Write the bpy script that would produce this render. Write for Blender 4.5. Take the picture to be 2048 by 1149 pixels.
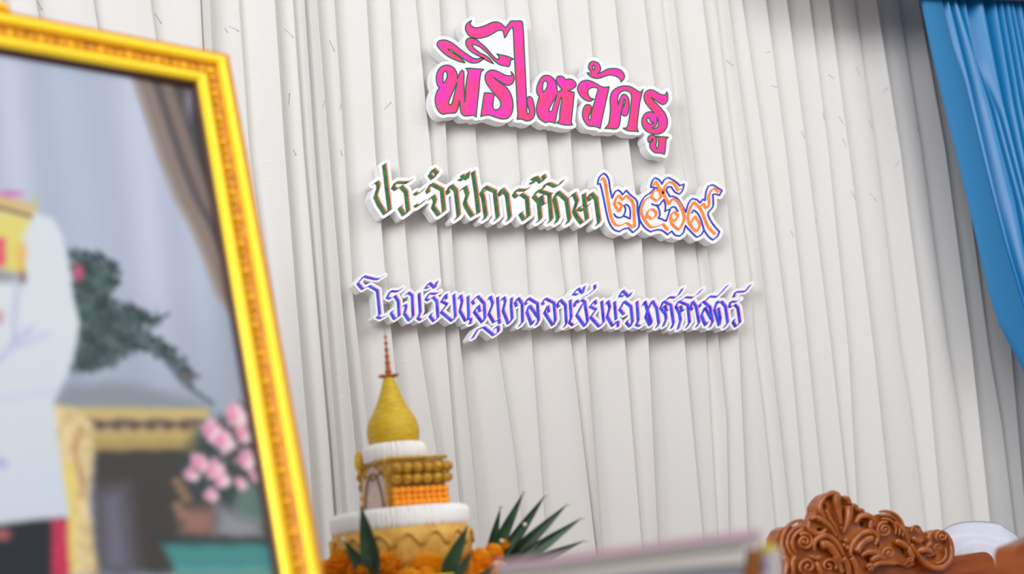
import bpy, bmesh, math, random
import numpy as np
from mathutils import Vector, Matrix
from mathutils.geometry import tessellate_polygon
from mathutils.bvhtree import BVHTree

for o in list(bpy.data.objects): bpy.data.objects.remove(o)
S = bpy.context.scene
COL = S.collection
random.seed(7); RNG = np.random.RandomState(3)

# ------------------------------------------------------------------ camera
F = 2590.0                                                  # focal length in pixels of a 2048 x 1149 frame
def unit(v): return v / np.linalg.norm(v)
UPc = unit(np.array([-1185., -11474.5, F])); Xc = np.array([4176., 154.5, F])
Xc = unit(Xc - UPc * (Xc @ UPc) if False else unit(Xc) - UPc * (unit(Xc) @ UPc)); Yc = np.cross(UPc, Xc)
RIGHT = np.array([Xc[0], Yc[0], UPc[0]]); DOWN = np.array([Xc[1], Yc[1], UPc[1]]); FWD = np.array([Xc[2], Yc[2], UPc[2]])
CAM = np.array([0.0, -3.65, 0.92])
cd = bpy.data.cameras.new('camera'); cam = bpy.data.objects.new('camera', cd); COL.objects.link(cam)
cam.matrix_world = Matrix(((RIGHT[0], -DOWN[0], -FWD[0], CAM[0]), (RIGHT[1], -DOWN[1], -FWD[1], CAM[1]), (RIGHT[2], -DOWN[2], -FWD[2], CAM[2]), (0, 0, 0, 1)))
cd.sensor_fit = 'HORIZONTAL'; cd.sensor_width = 36.0; cd.lens = F / 2048 * 36
cd.clip_start = 0.05; cd.clip_end = 100
cd.dof.use_dof = True; cd.dof.focus_distance = 4.35; cd.dof.aperture_fstop = 1.55; cd.dof.aperture_blades = 0
S.camera = cam
def dirn(px, py): return RIGHT * (px - 1024) / F + DOWN * (py - 574.5) / F + FWD
def at(px, py, Y=0.0):                                      # the point of the plane y = Y seen at a pixel
    d = dirn(px, py); return CAM + d * ((Y - CAM[1]) / d[1])
def pt(px, py, dist): return CAM + dirn(px, py) * dist

# ------------------------------------------------------------------ world, lights, exposure
w = bpy.data.worlds.new('hall_daylight'); S.world = w; w.use_nodes = True
w.node_tree.nodes['Background'].inputs[0].default_value = (0.93, 0.96, 1.0, 1)
w.node_tree.nodes['Background'].inputs[1].default_value = 0.37
def area(name, loc, target, size, power, color=(1, 1, 1), sy=None):
    l = bpy.data.lights.new(name, 'AREA'); l.energy = power; l.color = color
    l.shape = 'RECTANGLE'; l.size = size; l.size_y = sy or size
    o = bpy.data.objects.new(name, l); COL.objects.link(o); o.location = loc
    o.rotation_euler = (Vector(target) - Vector(loc)).to_track_quat('-Z', 'Y').to_euler(); return o
area('hall_window_light', (-5.0, -5.8, 3.8), (2.6, 0, 1.3), 5.0, 430, (0.985, 0.985, 1.0), 3.6)
area('ceiling_lamp', (2.2, -4.3, 4.4), (2.6, 0, 1.2), 4.6, 105, (1.0, 0.988, 0.965), 2.6)
area('ceiling_lamp', (5.6, -4.6, 4.4), (4.4, 0, 1.2), 3.6, 55, (1.0, 0.988, 0.965), 2.2)
S.view_settings.view_transform = 'Standard'; S.view_settings.look = 'None'
S.view_settings.exposure = 0.10; S.view_settings.gamma = 1.0; S.view_settings.use_curve_mapping = False

# ------------------------------------------------------------------ helpers
def lin(c):
    c = np.asarray(c, float) / 255.0
    return np.where(c <= 0.04045, c / 12.92, ((c + 0.055) / 1.055) ** 2.4)
def mat(name, rgb, rough=0.6, metal=0.0, sheen=0.0, spec=0.5, vary=0.0, vscale=20.0, bump=0.0, bscale=200.0, stretch=(1, 1, 1), rgb2=None, coat=0.0):
    m = bpy.data.materials.new(name); m.use_nodes = True; nt = m.node_tree; b = nt.nodes['Principled BSDF']
    c = tuple(lin(rgb)) + (1,)
    b.inputs['Base Color'].default_value = c; b.inputs['Roughness'].default_value = rough; b.inputs['Metallic'].default_value = metal
    b.inputs['Sheen Weight'].default_value = sheen; b.inputs['Specular IOR Level'].default_value = spec; b.inputs['Coat Weight'].default_value = coat
    tc = nt.nodes.new('ShaderNodeTexCoord'); mp = nt.nodes.new('ShaderNodeMapping'); mp.inputs['Scale'].default_value = stretch
    nt.links.new(tc.outputs['Object'], mp.inputs['Vector'])
    if vary > 0 or rgb2:
        n = nt.nodes.new('ShaderNodeTexNoise'); n.inputs['Scale'].default_value = vscale; n.inputs['Detail'].default_value = 4
        nt.links.new(mp.outputs[0], n.inputs['Vector'])
        r = nt.nodes.new('ShaderNodeValToRGB'); nt.links.new(n.outputs['Fac'], r.inputs[0])
        c2 = tuple(lin(rgb2)) + (1,) if rgb2 else tuple(x * (1 - vary) for x in c[:3]) + (1,)
        r.color_ramp.elements[0].position = 0.36; r.color_ramp.elements[0].color = c2
        r.color_ramp.elements[1].position = 0.64; r.color_ramp.elements[1].color = c
        nt.links.new(r.outputs[0], b.inputs['Base Color'])
    if bump > 0:
        n = nt.nodes.new('ShaderNodeTexNoise'); n.inputs['Scale'].default_value = bscale; n.inputs['Detail'].default_value = 3
        nt.links.new(mp.outputs[0], n.inputs['Vector'])
        bp = nt.nodes.new('ShaderNodeBump'); bp.inputs['Strength'].default_value = bump; bp.inputs['Distance'].default_value = 0.003
        nt.links.new(n.outputs['Fac'], bp.inputs['Height']); nt.links.new(bp.outputs[0], b.inputs['Normal'])
    return m
def speck(m, rgb, scale=900.0, thresh=0.12):                 # small flecks of bare foam or glitter
    nt = m.node_tree; b = nt.nodes['Principled BSDF']; src = b.inputs['Base Color'].links
    tc = nt.nodes.new('ShaderNodeTexCoord'); v = nt.nodes.new('ShaderNodeTexVoronoi'); v.inputs['Scale'].default_value = scale
    nt.links.new(tc.outputs['Object'], v.inputs['Vector'])
    r = nt.nodes.new('ShaderNodeMath'); r.operation = 'LESS_THAN'; r.inputs[1].default_value = thresh; nt.links.new(v.outputs['Distance'], r.inputs[0])
    mx = nt.nodes.new('ShaderNodeMix'); mx.data_type = 'RGBA'; nt.links.new(r.outputs[0], mx.inputs[0])
    if src: nt.links.new(src[0].from_socket, mx.inputs[6])
    else: mx.inputs[6].default_value = b.inputs['Base Color'].default_value
    mx.inputs[7].default_value = tuple(lin(rgb)) + (1,)
    nt.links.new(mx.outputs[2], b.inputs['Base Color']); return m
def tag(o, label=None, cat=None, group=None, kind=None):
    if label: o['label'] = label
    if cat: o['category'] = cat
    if group: o['group'] = group
    if kind: o['kind'] = kind
    return o
def empty(name, loc, label, cat, group=None):
    o = bpy.data.objects.new(name, None); COL.objects.link(o); o.location = Vector(loc); o.empty_display_size = 0.05
    return tag(o, label, cat, group)
def mesh(name, verts, faces, mats, parent=None, mi=None, smooth=False, origin=None):
    """world-space verts -> ONE object; children keep their parent's origin, top-level ones take `origin`"""
    v = np.asarray(verts, float).reshape(-1, 3)
    off = np.array(parent.location) if parent else (np.array(origin) if origin is not None else np.zeros(3))
    me = bpy.data.meshes.new(name); me.from_pydata((v - off).tolist(), [], [list(map(int, f)) for f in faces])
    for m in (mats if isinstance(mats, (list, tuple)) else [mats]): me.materials.append(m)
    if mi is not None: me.polygons.foreach_set('material_index', np.asarray(mi, dtype=np.int32))
    if smooth: me.polygons.foreach_set('use_smooth', [True] * len(me.polygons))
    me.update(); o = bpy.data.objects.new(name, me); COL.objects.link(o)
    if parent: o.parent = parent
    else: o.location = Vector(off)
    return o
def sub(name, verts, faces, mats, part, smooth=True, mi=None):       # a sub-part below a part (the part sits at its thing's origin)
    root = part.parent; off = np.array(root.location)
    v = np.asarray(verts, float).reshape(-1, 3) - off
    me = bpy.data.meshes.new(name); me.from_pydata(v.tolist(), [], [list(map(int, f)) for f in faces])
    for m in (mats if isinstance(mats, (list, tuple)) else [mats]): me.materials.append(m)
    if mi is not None: me.polygons.foreach_set('material_index', np.asarray(mi, dtype=np.int32))
    if smooth: me.polygons.foreach_set('use_smooth', [True] * len(me.polygons))
    me.update(); o = bpy.data.objects.new(name, me); COL.objects.link(o); o.parent = part; return o
class MB:                                                             # gathers shapes into one mesh
    def __init__(s): s.v = []; s.f = []; s.m = []
    def add(s, v, f, mi=0):
        n = len(s.v); s.v.extend([tuple(map(float, p)) for p in v]); s.f.extend([[i + n for i in q] for q in f]); s.m.extend([mi] * len(f))
    def box(s, c, sz, M=None, mi=0, bevel=0.0):
        bm = bmesh.new(); bmesh.ops.create_cube(bm, size=1)
        for v in bm.verts: v.co = Vector((v.co.x * sz[0], v.co.y * sz[1], v.co.z * sz[2]))
        if bevel: bmesh.ops.bevel(bm, geom=bm.edges[:], offset=bevel, segments=3, affect='EDGES', profile=0.5)
        s.bm(bm, c, M, mi)
    def bm(s, bm, c=(0, 0, 0), M=None, mi=0):
        bm.verts.ensure_lookup_table()
        for i, v in enumerate(bm.verts): v.index = i
        s.add([(M @ v.co if M else v.co) + Vector(c) for v in bm.verts], [[v.index for v in f.verts] for f in bm.faces], mi); bm.free()
    def ball(s, c, r, sc=(1, 1, 1), M=None, mi=0, seg=12):
        bm = bmesh.new(); bmesh.ops.create_uvsphere(bm, u_segments=seg, v_segments=max(6, seg // 2 + 1), radius=r)
        for v in bm.verts: v.co = Vector((v.co.x * sc[0], v.co.y * sc[1], v.co.z * sc[2]))
        s.bm(bm, c, M, mi)
    def lathe(s, c, prof, n=32, mi=0, wob=None):
        v = []; f = []
        for i, (r, z) in enumerate(prof):
            for k in range(n):
                a = 2 * math.pi * k / n; rr = r * (1 + (wob(i, k) if wob else 0))
                v.append((c[0] + rr * math.cos(a), c[1] + rr * math.sin(a), c[2] + z))
        for i in range(len(prof) - 1):
            for k in range(n): f.append([i * n + k, i * n + (k + 1) % n, (i + 1) * n + (k + 1) % n, (i + 1) * n + k])
        f.append(list(range(n))[::-1]); f.append([(len(prof) - 1) * n + k for k in range(n)])
        s.add(v, f, mi)
    def tube(s, pts, rad, n=8, mi=0, flat=1.0, up=None):
        P = [np.asarray(p, float) for p in pts]; R = rad if hasattr(rad, '__len__') else [rad] * len(P); v = []; f = []
        ref = np.array(up if up is not None else (0.13, -1, 0.07), float)
        for i, p in enumerate(P):
            t = P[min(i + 1, len(P) - 1)] - P[max(i - 1, 0)]; t = t / (np.linalg.norm(t) + 1e-12)
            a = np.cross(t, ref); a = a / (np.linalg.norm(a) + 1e-12); b = np.cross(a, t)
            for k in range(n):
                q = 2 * math.pi * k / n; v.append(p + R[i] * (a * math.cos(q) + b * math.sin(q) * flat))
        for i in range(len(P) - 1):
            for k in range(n): f.append([i * n + k, i * n + (k + 1) % n, (i + 1) * n + (k + 1) % n, (i + 1) * n + k])
        f.append(list(range(n))[::-1]); f.append([(len(P) - 1) * n + k for k in range(n)])
        s.add(v, f, mi)
    def build(s, name, mats, parent=None, smooth=False, origin=None): return mesh(name, s.v, s.f, mats, parent, s.m, smooth, origin)
    def sub(s, name, mats, part, smooth=True): return sub(name, s.v, s.f, mats, part, smooth, s.m)

# ------------------------------------------------------------------ materials
M_curtain = mat('white_linen', (217, 215, 212), 0.85, sheen=0.15, spec=0.15, bump=0.25, bscale=900, stretch=(1, 1, 0.06))
M_blue = mat('blue_satin', (8, 120, 180), 0.32, sheen=0.1, spec=0.5)
M_bluehem = mat('blue_satin_hem', (36, 114, 166), 0.6, spec=0.3)
M_foam = mat('white_foam', (240, 241, 243), 0.8, spec=0.2, bump=0.12, bscale=260)
M_pink = mat('pink_foil', (240, 42, 182), 0.45, 0.0, spec=0.25, rgb2=(243, 60, 112), vscale=13, bump=0.15, bscale=500)  # magenta-to-red noise puts the foil's sheen into the colour
M_pinkline = mat('dark_green_outline', (18, 84, 62), 0.6)
M_green = speck(mat('green_paint', (44, 118, 52), 0.6, rgb2=(16, 74, 48), vscale=45), (225, 235, 225), 620, 0.17)
M_orange = mat('orange_paint', (232, 128, 82), 0.6, vary=0.15, vscale=90)
M_digit = mat('digit_orange_paint', (250, 148, 58), 0.6, rgb2=(242, 118, 54), vscale=40)
M_navy = speck(mat('navy_paint', (30, 42, 170), 0.6, rgb2=(40, 60, 205), vscale=50), (200, 205, 240), 800, 0.1)
M_blue3 = speck(mat('blue_letter_paint', (52, 88, 232), 0.5, rgb2=(40, 30, 172), vscale=38), (215, 225, 255), 700, 0.1)
M_pink3 = mat('pink_edge_paint', (246, 160, 246), 0.5)
M_gold = mat('bright_gold', (250, 212, 34), 0.32, 0.2, spec=0.5)
M_goldedge = mat('orange_gold_edge', (228, 150, 16), 0.4, 0.2, rgb2=(206, 120, 10), vscale=120)
M_golddark = mat('antique_shaded_gold', (214, 146, 26), 0.42, 0.2, rgb2=(176, 98, 12), vscale=60)  # antique tone, with the recess's dark reflections put into the colour
M_goldrelief = mat('gold_relief', (250, 196, 36), 0.33, 0.2)
M_slip = mat('dark_slip', (70, 42, 30), 0.6)
M_wood = mat('carved_wood', (172, 97, 36), 0.3, spec=0.6, rgb2=(140, 70, 22), vscale=26, stretch=(1, 1, 1), coat=0.12)
M_woodp = mat('smooth_wood', (150, 74, 20), 0.3, spec=0.4, rgb2=(132, 60, 14), vscale=9, stretch=(0.6, 1, 5), coat=0.15)
M_whitecloth = mat('white_cover_cloth', (203, 205, 217), 0.8, spec=0.2, bump=0.1, bscale=500)
M_steel = mat('pin_steel', (120, 116, 112), 0.4, 0.6)
M_wall = mat('wall_paint', (170, 165, 158), 0.9)
M_floor = mat('stage_floor', (206, 192, 190), 0.4, vary=0.12, vscale=4)

# slub threads in the linen
nt = M_curtain.node_tree; tc = nt.nodes.new('ShaderNodeTexCoord'); mp = nt.nodes.new('ShaderNodeMapping'); mp.inputs['Scale'].default_value = (14, 14, 260)
nz = nt.nodes.new('ShaderNodeTexNoise'); nz.inputs['Scale'].default_value = 1.0; nz.inputs['Detail'].default_value = 1
nt.links.new(tc.outputs['Object'], mp.inputs[0]); nt.links.new(mp.outputs[0], nz.inputs['Vector'])
rp = nt.nodes.new('ShaderNodeValToRGB'); nt.links.new(nz.outputs['Fac'], rp.inputs[0])
rp.color_ramp.elements[0].position = 0.76; rp.color_ramp.elements[0].color = tuple(lin((217, 215, 212))) + (1,)
rp.color_ramp.elements[1].position = 0.80; rp.color_ramp.elements[1].color = tuple(lin((232, 230, 227))) + (1,)
nt.links.new(rp.outputs[0], nt.nodes['Principled BSDF'].inputs['Base Color'])

# ------------------------------------------------------------------ setting
b = MB(); b.box((2.5, -3.5, -0.05), (16, 10, 0.1)); tag(b.build('floor', M_floor), kind='structure')
b = MB(); b.box((2.5, 0.55, 2.2), (16, 0.1, 4.6)); tag(b.build('wall_back', M_wall), kind='structure')

# ------------------------------------------------------------------ white curtain, its folds traced edge by edge
EDGES = [  # (depth of the fold, [(px, py), ...])
 (.016, [(70, 0), (95, 120), (170, 1000)]), (.014, [(186, 0), (205, 120)]), (.016, [(300, 0), (318, 120)]), (.010, [(400, 0), (405, 100), (470, 1000)]),
 (.036, [(418, 0), (423, 102), (490, 1000)]), (.016, [(477, 0), (498, 300), (540, 600), (560, 900)]),
 (.036, [(549, 0), (569, 300), (592, 600), (617, 900)]), (.020, [(585, 0), (606, 300), (631, 600), (657, 900)]),
 (.026, [(608, 0), (628, 300), (650, 600), (673, 900)]), (.036, [(633, 0), (657, 300), (682, 600), (710, 900)]),
 (.030, [(668, 0), (688, 300), (706, 600), (739, 900)]), (.030, [(733, 0), (750, 300), (770, 545), (806, 900)]),
 (.026, [(779, 0), (795, 300), (821, 580), (872, 900)]), (.022, [(831, 0), (861, 300), (882, 561), (909, 900)]),
 (.030, [(878, 0), (893, 300), (911, 600), (942, 900), (964, 1149)]), (.016, [(930, 0), (952, 280), (971, 455), (994, 680), (1028, 900), (1056, 1149)]),
 (.016, [(1008, 0), (1034, 280), (1050, 490), (1062, 660), (1084, 963), (1097, 1149)]),
 (.020, [(1055, 0), (1076, 147), (1094, 280), (1117, 480), (1139, 660), (1197, 1149)]),
 (.026, [(1113, 0), (1140, 257), (1156, 500), (1170, 660), (1206, 1149)]), (.024, [(1175, 0), (1199, 265), (1226, 478), (1248, 662), (1288, 1149)]),
 (.032, [(1230, 0), (1256, 274), (1283, 480), (1296, 663), (1318, 1149)]), (.024, [(1288, 0), (1329, 330), (1354, 550), (1367, 662), (1413, 1149)]),
 (.012, [(1322, 0), (1360, 300), (1390, 490), (1411, 660), (1439, 1149)]), (.026, [(1348, 0), (1384, 300), (1421, 550), (1434, 660), (1453, 835), (1459, 1149)]),
 (.032, [(1405, 0), (1443, 300), (1471, 565), (1477, 665), (1499, 1149)]), (.018, [(1431, 0), (1466, 300), (1501, 557), (1509, 690), (1526, 820), (1560, 1149)]),
 (.030, [(1456, 0), (1496, 300), (1541, 700), (1562, 880), (1592, 1149)]), (.026, [(1484, 0), (1529, 300), (1580, 690), (1622, 1149)]),
 (.028, [(1532, 0), (1572, 300), (1615, 690), (1662, 1149)]), (.028, [(1574, 0), (1613, 300), (1663, 700), (1712, 1149)]),
 (.026, [(1619, 0), (1657, 300), (1697, 700), (1722, 1149)]), (.028, [(1658, 0), (1698, 300), (1748, 700), (1795, 1149)]),
 (.018, [(1708, 0), (1752, 300), (1800, 700), (1818, 800), (1862, 1149)]), (.028, [(1753, 0), (1801, 300), (1852, 700), (1893, 1149)]),
 (.020, [(1796, 0), (1843, 300), (1896, 700), (1914, 806), (1958, 1149)]), (.030, [(1837, 0), (1891, 300), (1943, 690), (1991, 1149)]),
 (.022, [(1880, 0), (1925, 300), (1978, 700), (2004, 850), (2040, 1149)]), (.026, [(1930, 0), (1975, 300), (2022, 695), (2062, 1149)]),
 (.026, [(1985, 0), (2028, 300), (2075, 700), (2115, 1149)]), (.026, [(2040, 0), (2085, 300), (2132, 700), (2170, 1149)])]
ZT, ZB, NR = 3.7, 0.02, 84
zs = np.linspace(ZT, ZB, NR)
XE = []; AE = []
for a, pl in EDGES:
    P = np.array([at(x, y, -1.5 * a) for x, y in pl]); P = P[np.argsort(P[:, 2])]
    XE.append(np.interp(zs, P[:, 2], P[:, 0])); AE.append(a)
XE = np.array(XE)
for k in range(8):                                             # folds beyond the left border of the photograph
    XE = np.vstack([XE[:1] - (0.10 + 0.03 * (k % 3)), XE]); AE = [.02 + .004 * (k % 4)] + AE
for k in range(12):                                            # and behind the blue drape on the right
    XE = np.vstack([XE, XE[-1:] + (0.09 + 0.03 * (k % 2))]); AE = AE + [.026]
for i in range(1, len(XE)): XE[i] = np.maximum(XE[i], XE[i - 1] + 0.014)
ss = np.array([0.0, .03, .08, .16, .26, .38, .5, .62, .74, .84, .91, .96, 0.99, 1.0])
cols = []
ph = RNG.rand(len(XE)) * 6.28
for k in range(len(XE) - 1):
    a0, a1 = AE[k], AE[k + 1]; OFF = (.42 if AE[k] < .021 else .015) * 1.5 * AE[k]; w0 = XE[k + 1] - XE[k] - OFF
    for s in ss:
        x = XE[k] + OFF + w0 * s
        soft = AE[k + 1] < .021
        a1 = AE[k + 1] * 1.5
        if soft: yv = -a1 * (0.5 - 0.5 * math.cos(math.pi * min(1, s * 1.05))) 
        else: yv = -a1 * (0.30 * s + 0.70 * s ** 1.9) if s < .95 else -a1 * (0.30 * .95 + .7 * .95 ** 1.9 + (1 - .30 * .95 - .7 * .95 ** 1.9) * math.sin((s - .95) / .05 * math.pi / 2))
        yv -= .13 * 1.5 * a0 * (1 - s) ** 3
        yy = np.full(NR, yv) - 0.004 * np.sin(zs * 1.7 + ph[k] + s * 2) * math.sin(math.pi * s)
        cols.append((x, yy))
    c0 = cols[-1][1]
    if soft:
        for dx, fy in ((.08, .9), (.17, .72), (.24, .5), (.28, .28)): cols.append((XE[k + 1] + a1 * dx * 1.4, c0 * fy))
    else:
        for dx, fy in ((.05, .96), (.07, .86), (.04, .7), (.0, .5), (-.02, .3), (0.01, .14)): cols.append((XE[k + 1] + a1 * dx, c0 * fy))
V = []
for x, yy in cols: V += [(x[j], yy[j], zs[j]) for j in range(NR)]
Fc = [[c * NR + j, c * NR + j + 1, (c + 1) * NR + j + 1, (c + 1) * NR + j] for c in range(len(cols) - 1) for j in range(NR - 1)]
curtain = mesh('stage_curtain', V, Fc, M_curtain, smooth=True, origin=(2.5, 0, 0.02))
tag(curtain, 'tall white pleated linen curtain hanging across the whole background behind the lettering', 'curtain')
BV = BVHTree.FromPolygons([Vector(v) for v in V], Fc)

# ------------------------------------------------------------------ blue drape, top right
YB = -0.30
HEMa = [(1846, 0), (1866, 99), (1909, 278), (1948, 436), (1981, 582), (2004, 651), (2048, 734), (2075, 800)]
HEMb = [(1884, 0), (1903, 80), (1925, 152), (1978, 370), (2012, 500), (2047, 615), (2078, 740), (2098, 800)]
RID = [HEMa, HEMb, [(1897, 0), (1935, 150), (1987, 370), (2020, 500), (2053, 615), (2082, 740), (2101, 800)],
       [(1913, 0), (1977, 200), (2030, 400), (2060, 560), (2088, 740), (2105, 800)], [(1930, 0), (1952, 120), (1996, 225), (2052, 430), (2076, 600), (2096, 760), (2109, 800)],
       [(1965, 0), (2005, 200), (2062, 430), (2086, 600), (2104, 760), (2113, 800)], [(1991, 0), (2026, 200), (2074, 430), (2096, 600), (2110, 760), (2117, 800)],
       [(2004, 0), (2040, 200), (2088, 430), (2106, 600), (2117, 760), (2121, 800)], [(2017, 0), (2054, 200), (2098, 430), (2114, 600), (2122, 760), (2125, 800)],
       [(2026, 0), (2066, 200), (2108, 430), (2122, 600), (2128, 760), (2130, 800)], [(2040, 0), (2080, 200), (2118, 430), (2130, 600), (2134, 760), (2135, 800)]]
for k in range(9): RID.append([(2056 + 17 * k, 0), (2096 + 14 * k, 200), (2130 + 11 * k, 430), (2139 + 8 * k, 600), (2141 + 6 * k, 760), (2141 + 5 * k, 800)])
NB = 60
zt = 3.7; zb = min(at(2100, 800, YB)[2], 5)
zz = np.linspace(zt, zb, NB); XR = []
for pl in RID:
    P = np.array([at(x, y, YB) for x, y in pl]); P = P[np.argsort(P[:, 2])]
    s0 = (P[-1, 0] - P[-2, 0]) / (P[-1, 2] - P[-2, 2])
    xx = np.interp(zz, P[:, 2], P[:, 0]); up = zz > P[-1, 2]; xx[up] = P[-1, 0] + (zz[up] - P[-1, 2]) * s0 * 0.8; XR.append(xx)
XR = np.array(XR)
for i in range(1, len(XR)): XR[i] = np.maximum(XR[i], XR[i - 1] + 0.004)
drape = empty('blue_drape', (at(2048, 0, YB)[0], YB, 1.2), 'glossy blue satin drape gathered aside at the upper right of the stage', 'curtain')
def sheet(cols, name, m):
    n = len(cols[0][0]); V = []
    for x, yy, z in cols: V += [(x[j], yy[j], z[j]) for j in range(n)]
    Fq = [[c * n + j, c * n + j + 1, (c + 1) * n + j + 1, (c + 1) * n + j] for c in range(len(cols) - 1) for j in range(n - 1)]
    return mesh(name, V, Fq, m, drape, smooth=True)
sheet([(XR[0] + (XR[1] - XR[0]) * s, np.full(NB, YB - 0.012 * math.sin(math.pi * s) + (0.012 if s < .02 else 0)), zz) for s in (0, .04, .15, .3, .5, .7, .85, .96, 1)], 'hem_band', M_bluehem)
dc = []
AM = [0, .02, .06, .08, .05, .09, .08, .05, .04, .04, .05] + [.04] * 9
for k in range(1, len(XR) - 1):
    wdt = XR[k + 1] - XR[k]
    for s in np.linspace(0, 1, 13)[:-1]:
        A = np.minimum(AM[k] * 1.3, wdt * 1.4)
        # ridge line at s=0, deep valley just left of the next ridge
        yv = YB + A * (0.5 - 0.5 * math.cos(2 * math.pi * (s ** 0.85)))
        dc.append((XR[k] + wdt * s, yv, zz))
sheet(dc, 'pleated_panel', M_blue)
# below the tie the drape falls straight (outside the frame)
q = MB(); xm = (XR[1, -1] + XR[-1, -1]) / 2; wq = (XR[-1, -1] - XR[0, -1])
q.lathe((0, 0, 0), [(1.0, 0), (1.06, .03), (1.0, .06)], 28)
q.v = [(xm + x * wq * 0.58, YB + 0.02 + y * 0.075, zb - 0.05 + z) for x, y, z in q.v]
q.build('tie_band', M_bluehem, drape, smooth=True)
zl = np.linspace(zb, 0.02, 30); tl = []
for k in range(60):
    s = k / 59; sp = 1 + 0.5 * (1 - np.exp(-(zb - zl) * 3))
    tl.append((xm + (s - .5) * wq * sp, YB + 0.03 * np.cos(s * 75) * (0.4 + 0.6 * np.minimum(1, (zb - zl) * 2)), zl))
sheet(tl, 'lower_fall', M_blue)

# ------------------------------------------------------------------ dark valance, its hem just dips in at the top right
M_val = mat('dark_valance', (74, 52, 50), 0.8)
hem = [(1560, -130), (1640, -60), (1700, -28), (1780, -14), (1850, -6), (1930, -3), (2048, 1), (2200, 20), (2400, 60)]
n = 120; hx = np.linspace(1560, 2400, n); hy = np.interp(hx, *zip(*hem)); V = []
for i in range(n):
    p = at(hx[i], hy[i], -.335 + .01 * math.sin(i * .8)); V += [p, (p[0], p[1], p[2] + .15), (p[0], p[1] - .01, 3.5)]
Fv = [[3 * i + k, 3 * i + k + 1, 3 * i + k + 4, 3 * i + k + 3] for i in range(n - 1) for k in range(2)]
tag(mesh('stage_valance', V, Fv, M_val, smooth=True, origin=V[180]), 'dark brown valance, only its hem showing along the top edge above the blue drape', 'valance')

# ------------------------------------------------------------------ lettering: strokes in photo pixels, solved as distance fields
def seg_dist(PX, PY, poly, closed=True):
    n = len(poly); d2 = np.full(PX.shape, 1e18); rng = range(n if closed else n - 1)
    for i in rng:
        ax, ay = poly[i]; bx, by = poly[(i + 1) % n]; ex, ey = bx - ax, by - ay; L = ex * ex + ey * ey + 1e-12
        t = np.clip(((PX - ax) * ex + (PY - ay) * ey) / L, 0, 1)
        d2 = np.minimum(d2, (PX - ax - t * ex) ** 2 + (PY - ay - t * ey) ** 2)
    return np.sqrt(d2)
def poly_sdf(PX, PY, poly):
    d = seg_dist(PX, PY, poly); ins = np.zeros(PX.shape, bool); n = len(poly)
    for i in range(n):
        ax, ay = poly[i]; bx, by = poly[(i + 1) % n]
        if ay == by: continue
        c = ((ay > PY) != (by > PY)) & (PX < (bx - ax) * (PY - ay) / (by - ay) + ax); ins ^= c
    return np.where(ins, -d, d)
def crom(pts, closed=True, corner=58, n=5):                     # smooth through the points, keeping sharp corners
    P = [np.array(p, float) for p in pts]; N = len(P); T = []
    for i in range(N):
        if not closed and i in (0, N - 1): T.append(np.zeros(2)); continue
        a = P[i] - P[i - 1]; b2 = P[(i + 1) % N] - P[i]; la, lb = np.linalg.norm(a) + 1e-9, np.linalg.norm(b2) + 1e-9
        ang = math.degrees(math.acos(max(-1, min(1, a @ b2 / la / lb))))
        T.append(np.zeros(2) if ang > corner else (P[(i + 1) % N] - P[i - 1]) / (la + lb))
    out = []
    for i in range(N if closed else N - 1):
        p, q2 = P[i], P[(i + 1) % N]; L = np.linalg.norm(q2 - p); m0, m1 = T[i] * L, T[(i + 1) % N] * L
        for k in range(n):
            t = k / n; out.append(tuple((2 * t**3 - 3 * t**2 + 1) * p + (t**3 - 2 * t**2 + t) * m0 + (-2 * t**3 + 3 * t**2) * q2 + (t**3 - t**2) * m1))
    if not closed: out.append(tuple(P[-1]))
    return out
SP = 3.0                                                        # samples per photo pixel
class Field:
    def __init__(s, x0, y0, x1, y1):
        s.x0, s.y0 = x0, y0; s.X, s.Y = np.meshgrid(np.arange(x0, x1, 1 / SP), np.arange(y0, y1, 1 / SP)); s.d = np.full(s.X.shape, 50.0)
    def win(s, pts, m):
        a = np.array(pts); i0 = max(0, int((a[:, 1].min() - m - s.y0) * SP)); i1 = int((a[:, 1].max() + m - s.y0) * SP) + 1
        j0 = max(0, int((a[:, 0].min() - m - s.x0) * SP)); j1 = int((a[:, 0].max() + m - s.x0) * SP) + 1
        return np.s_[i0:i1, j0:j1]
    def merge(s, poly, m=14, hole=False, r=0.0, open_=False):
        w_ = s.win(poly, m + r)
        sd = (seg_dist(s.X[w_], s.Y[w_], poly, False) if open_ else poly_sdf(s.X[w_], s.Y[w_], poly)) - r
        s.d[w_] = np.maximum(s.d[w_], -sd) if hole else np.minimum(s.d[w_], sd)
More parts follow.
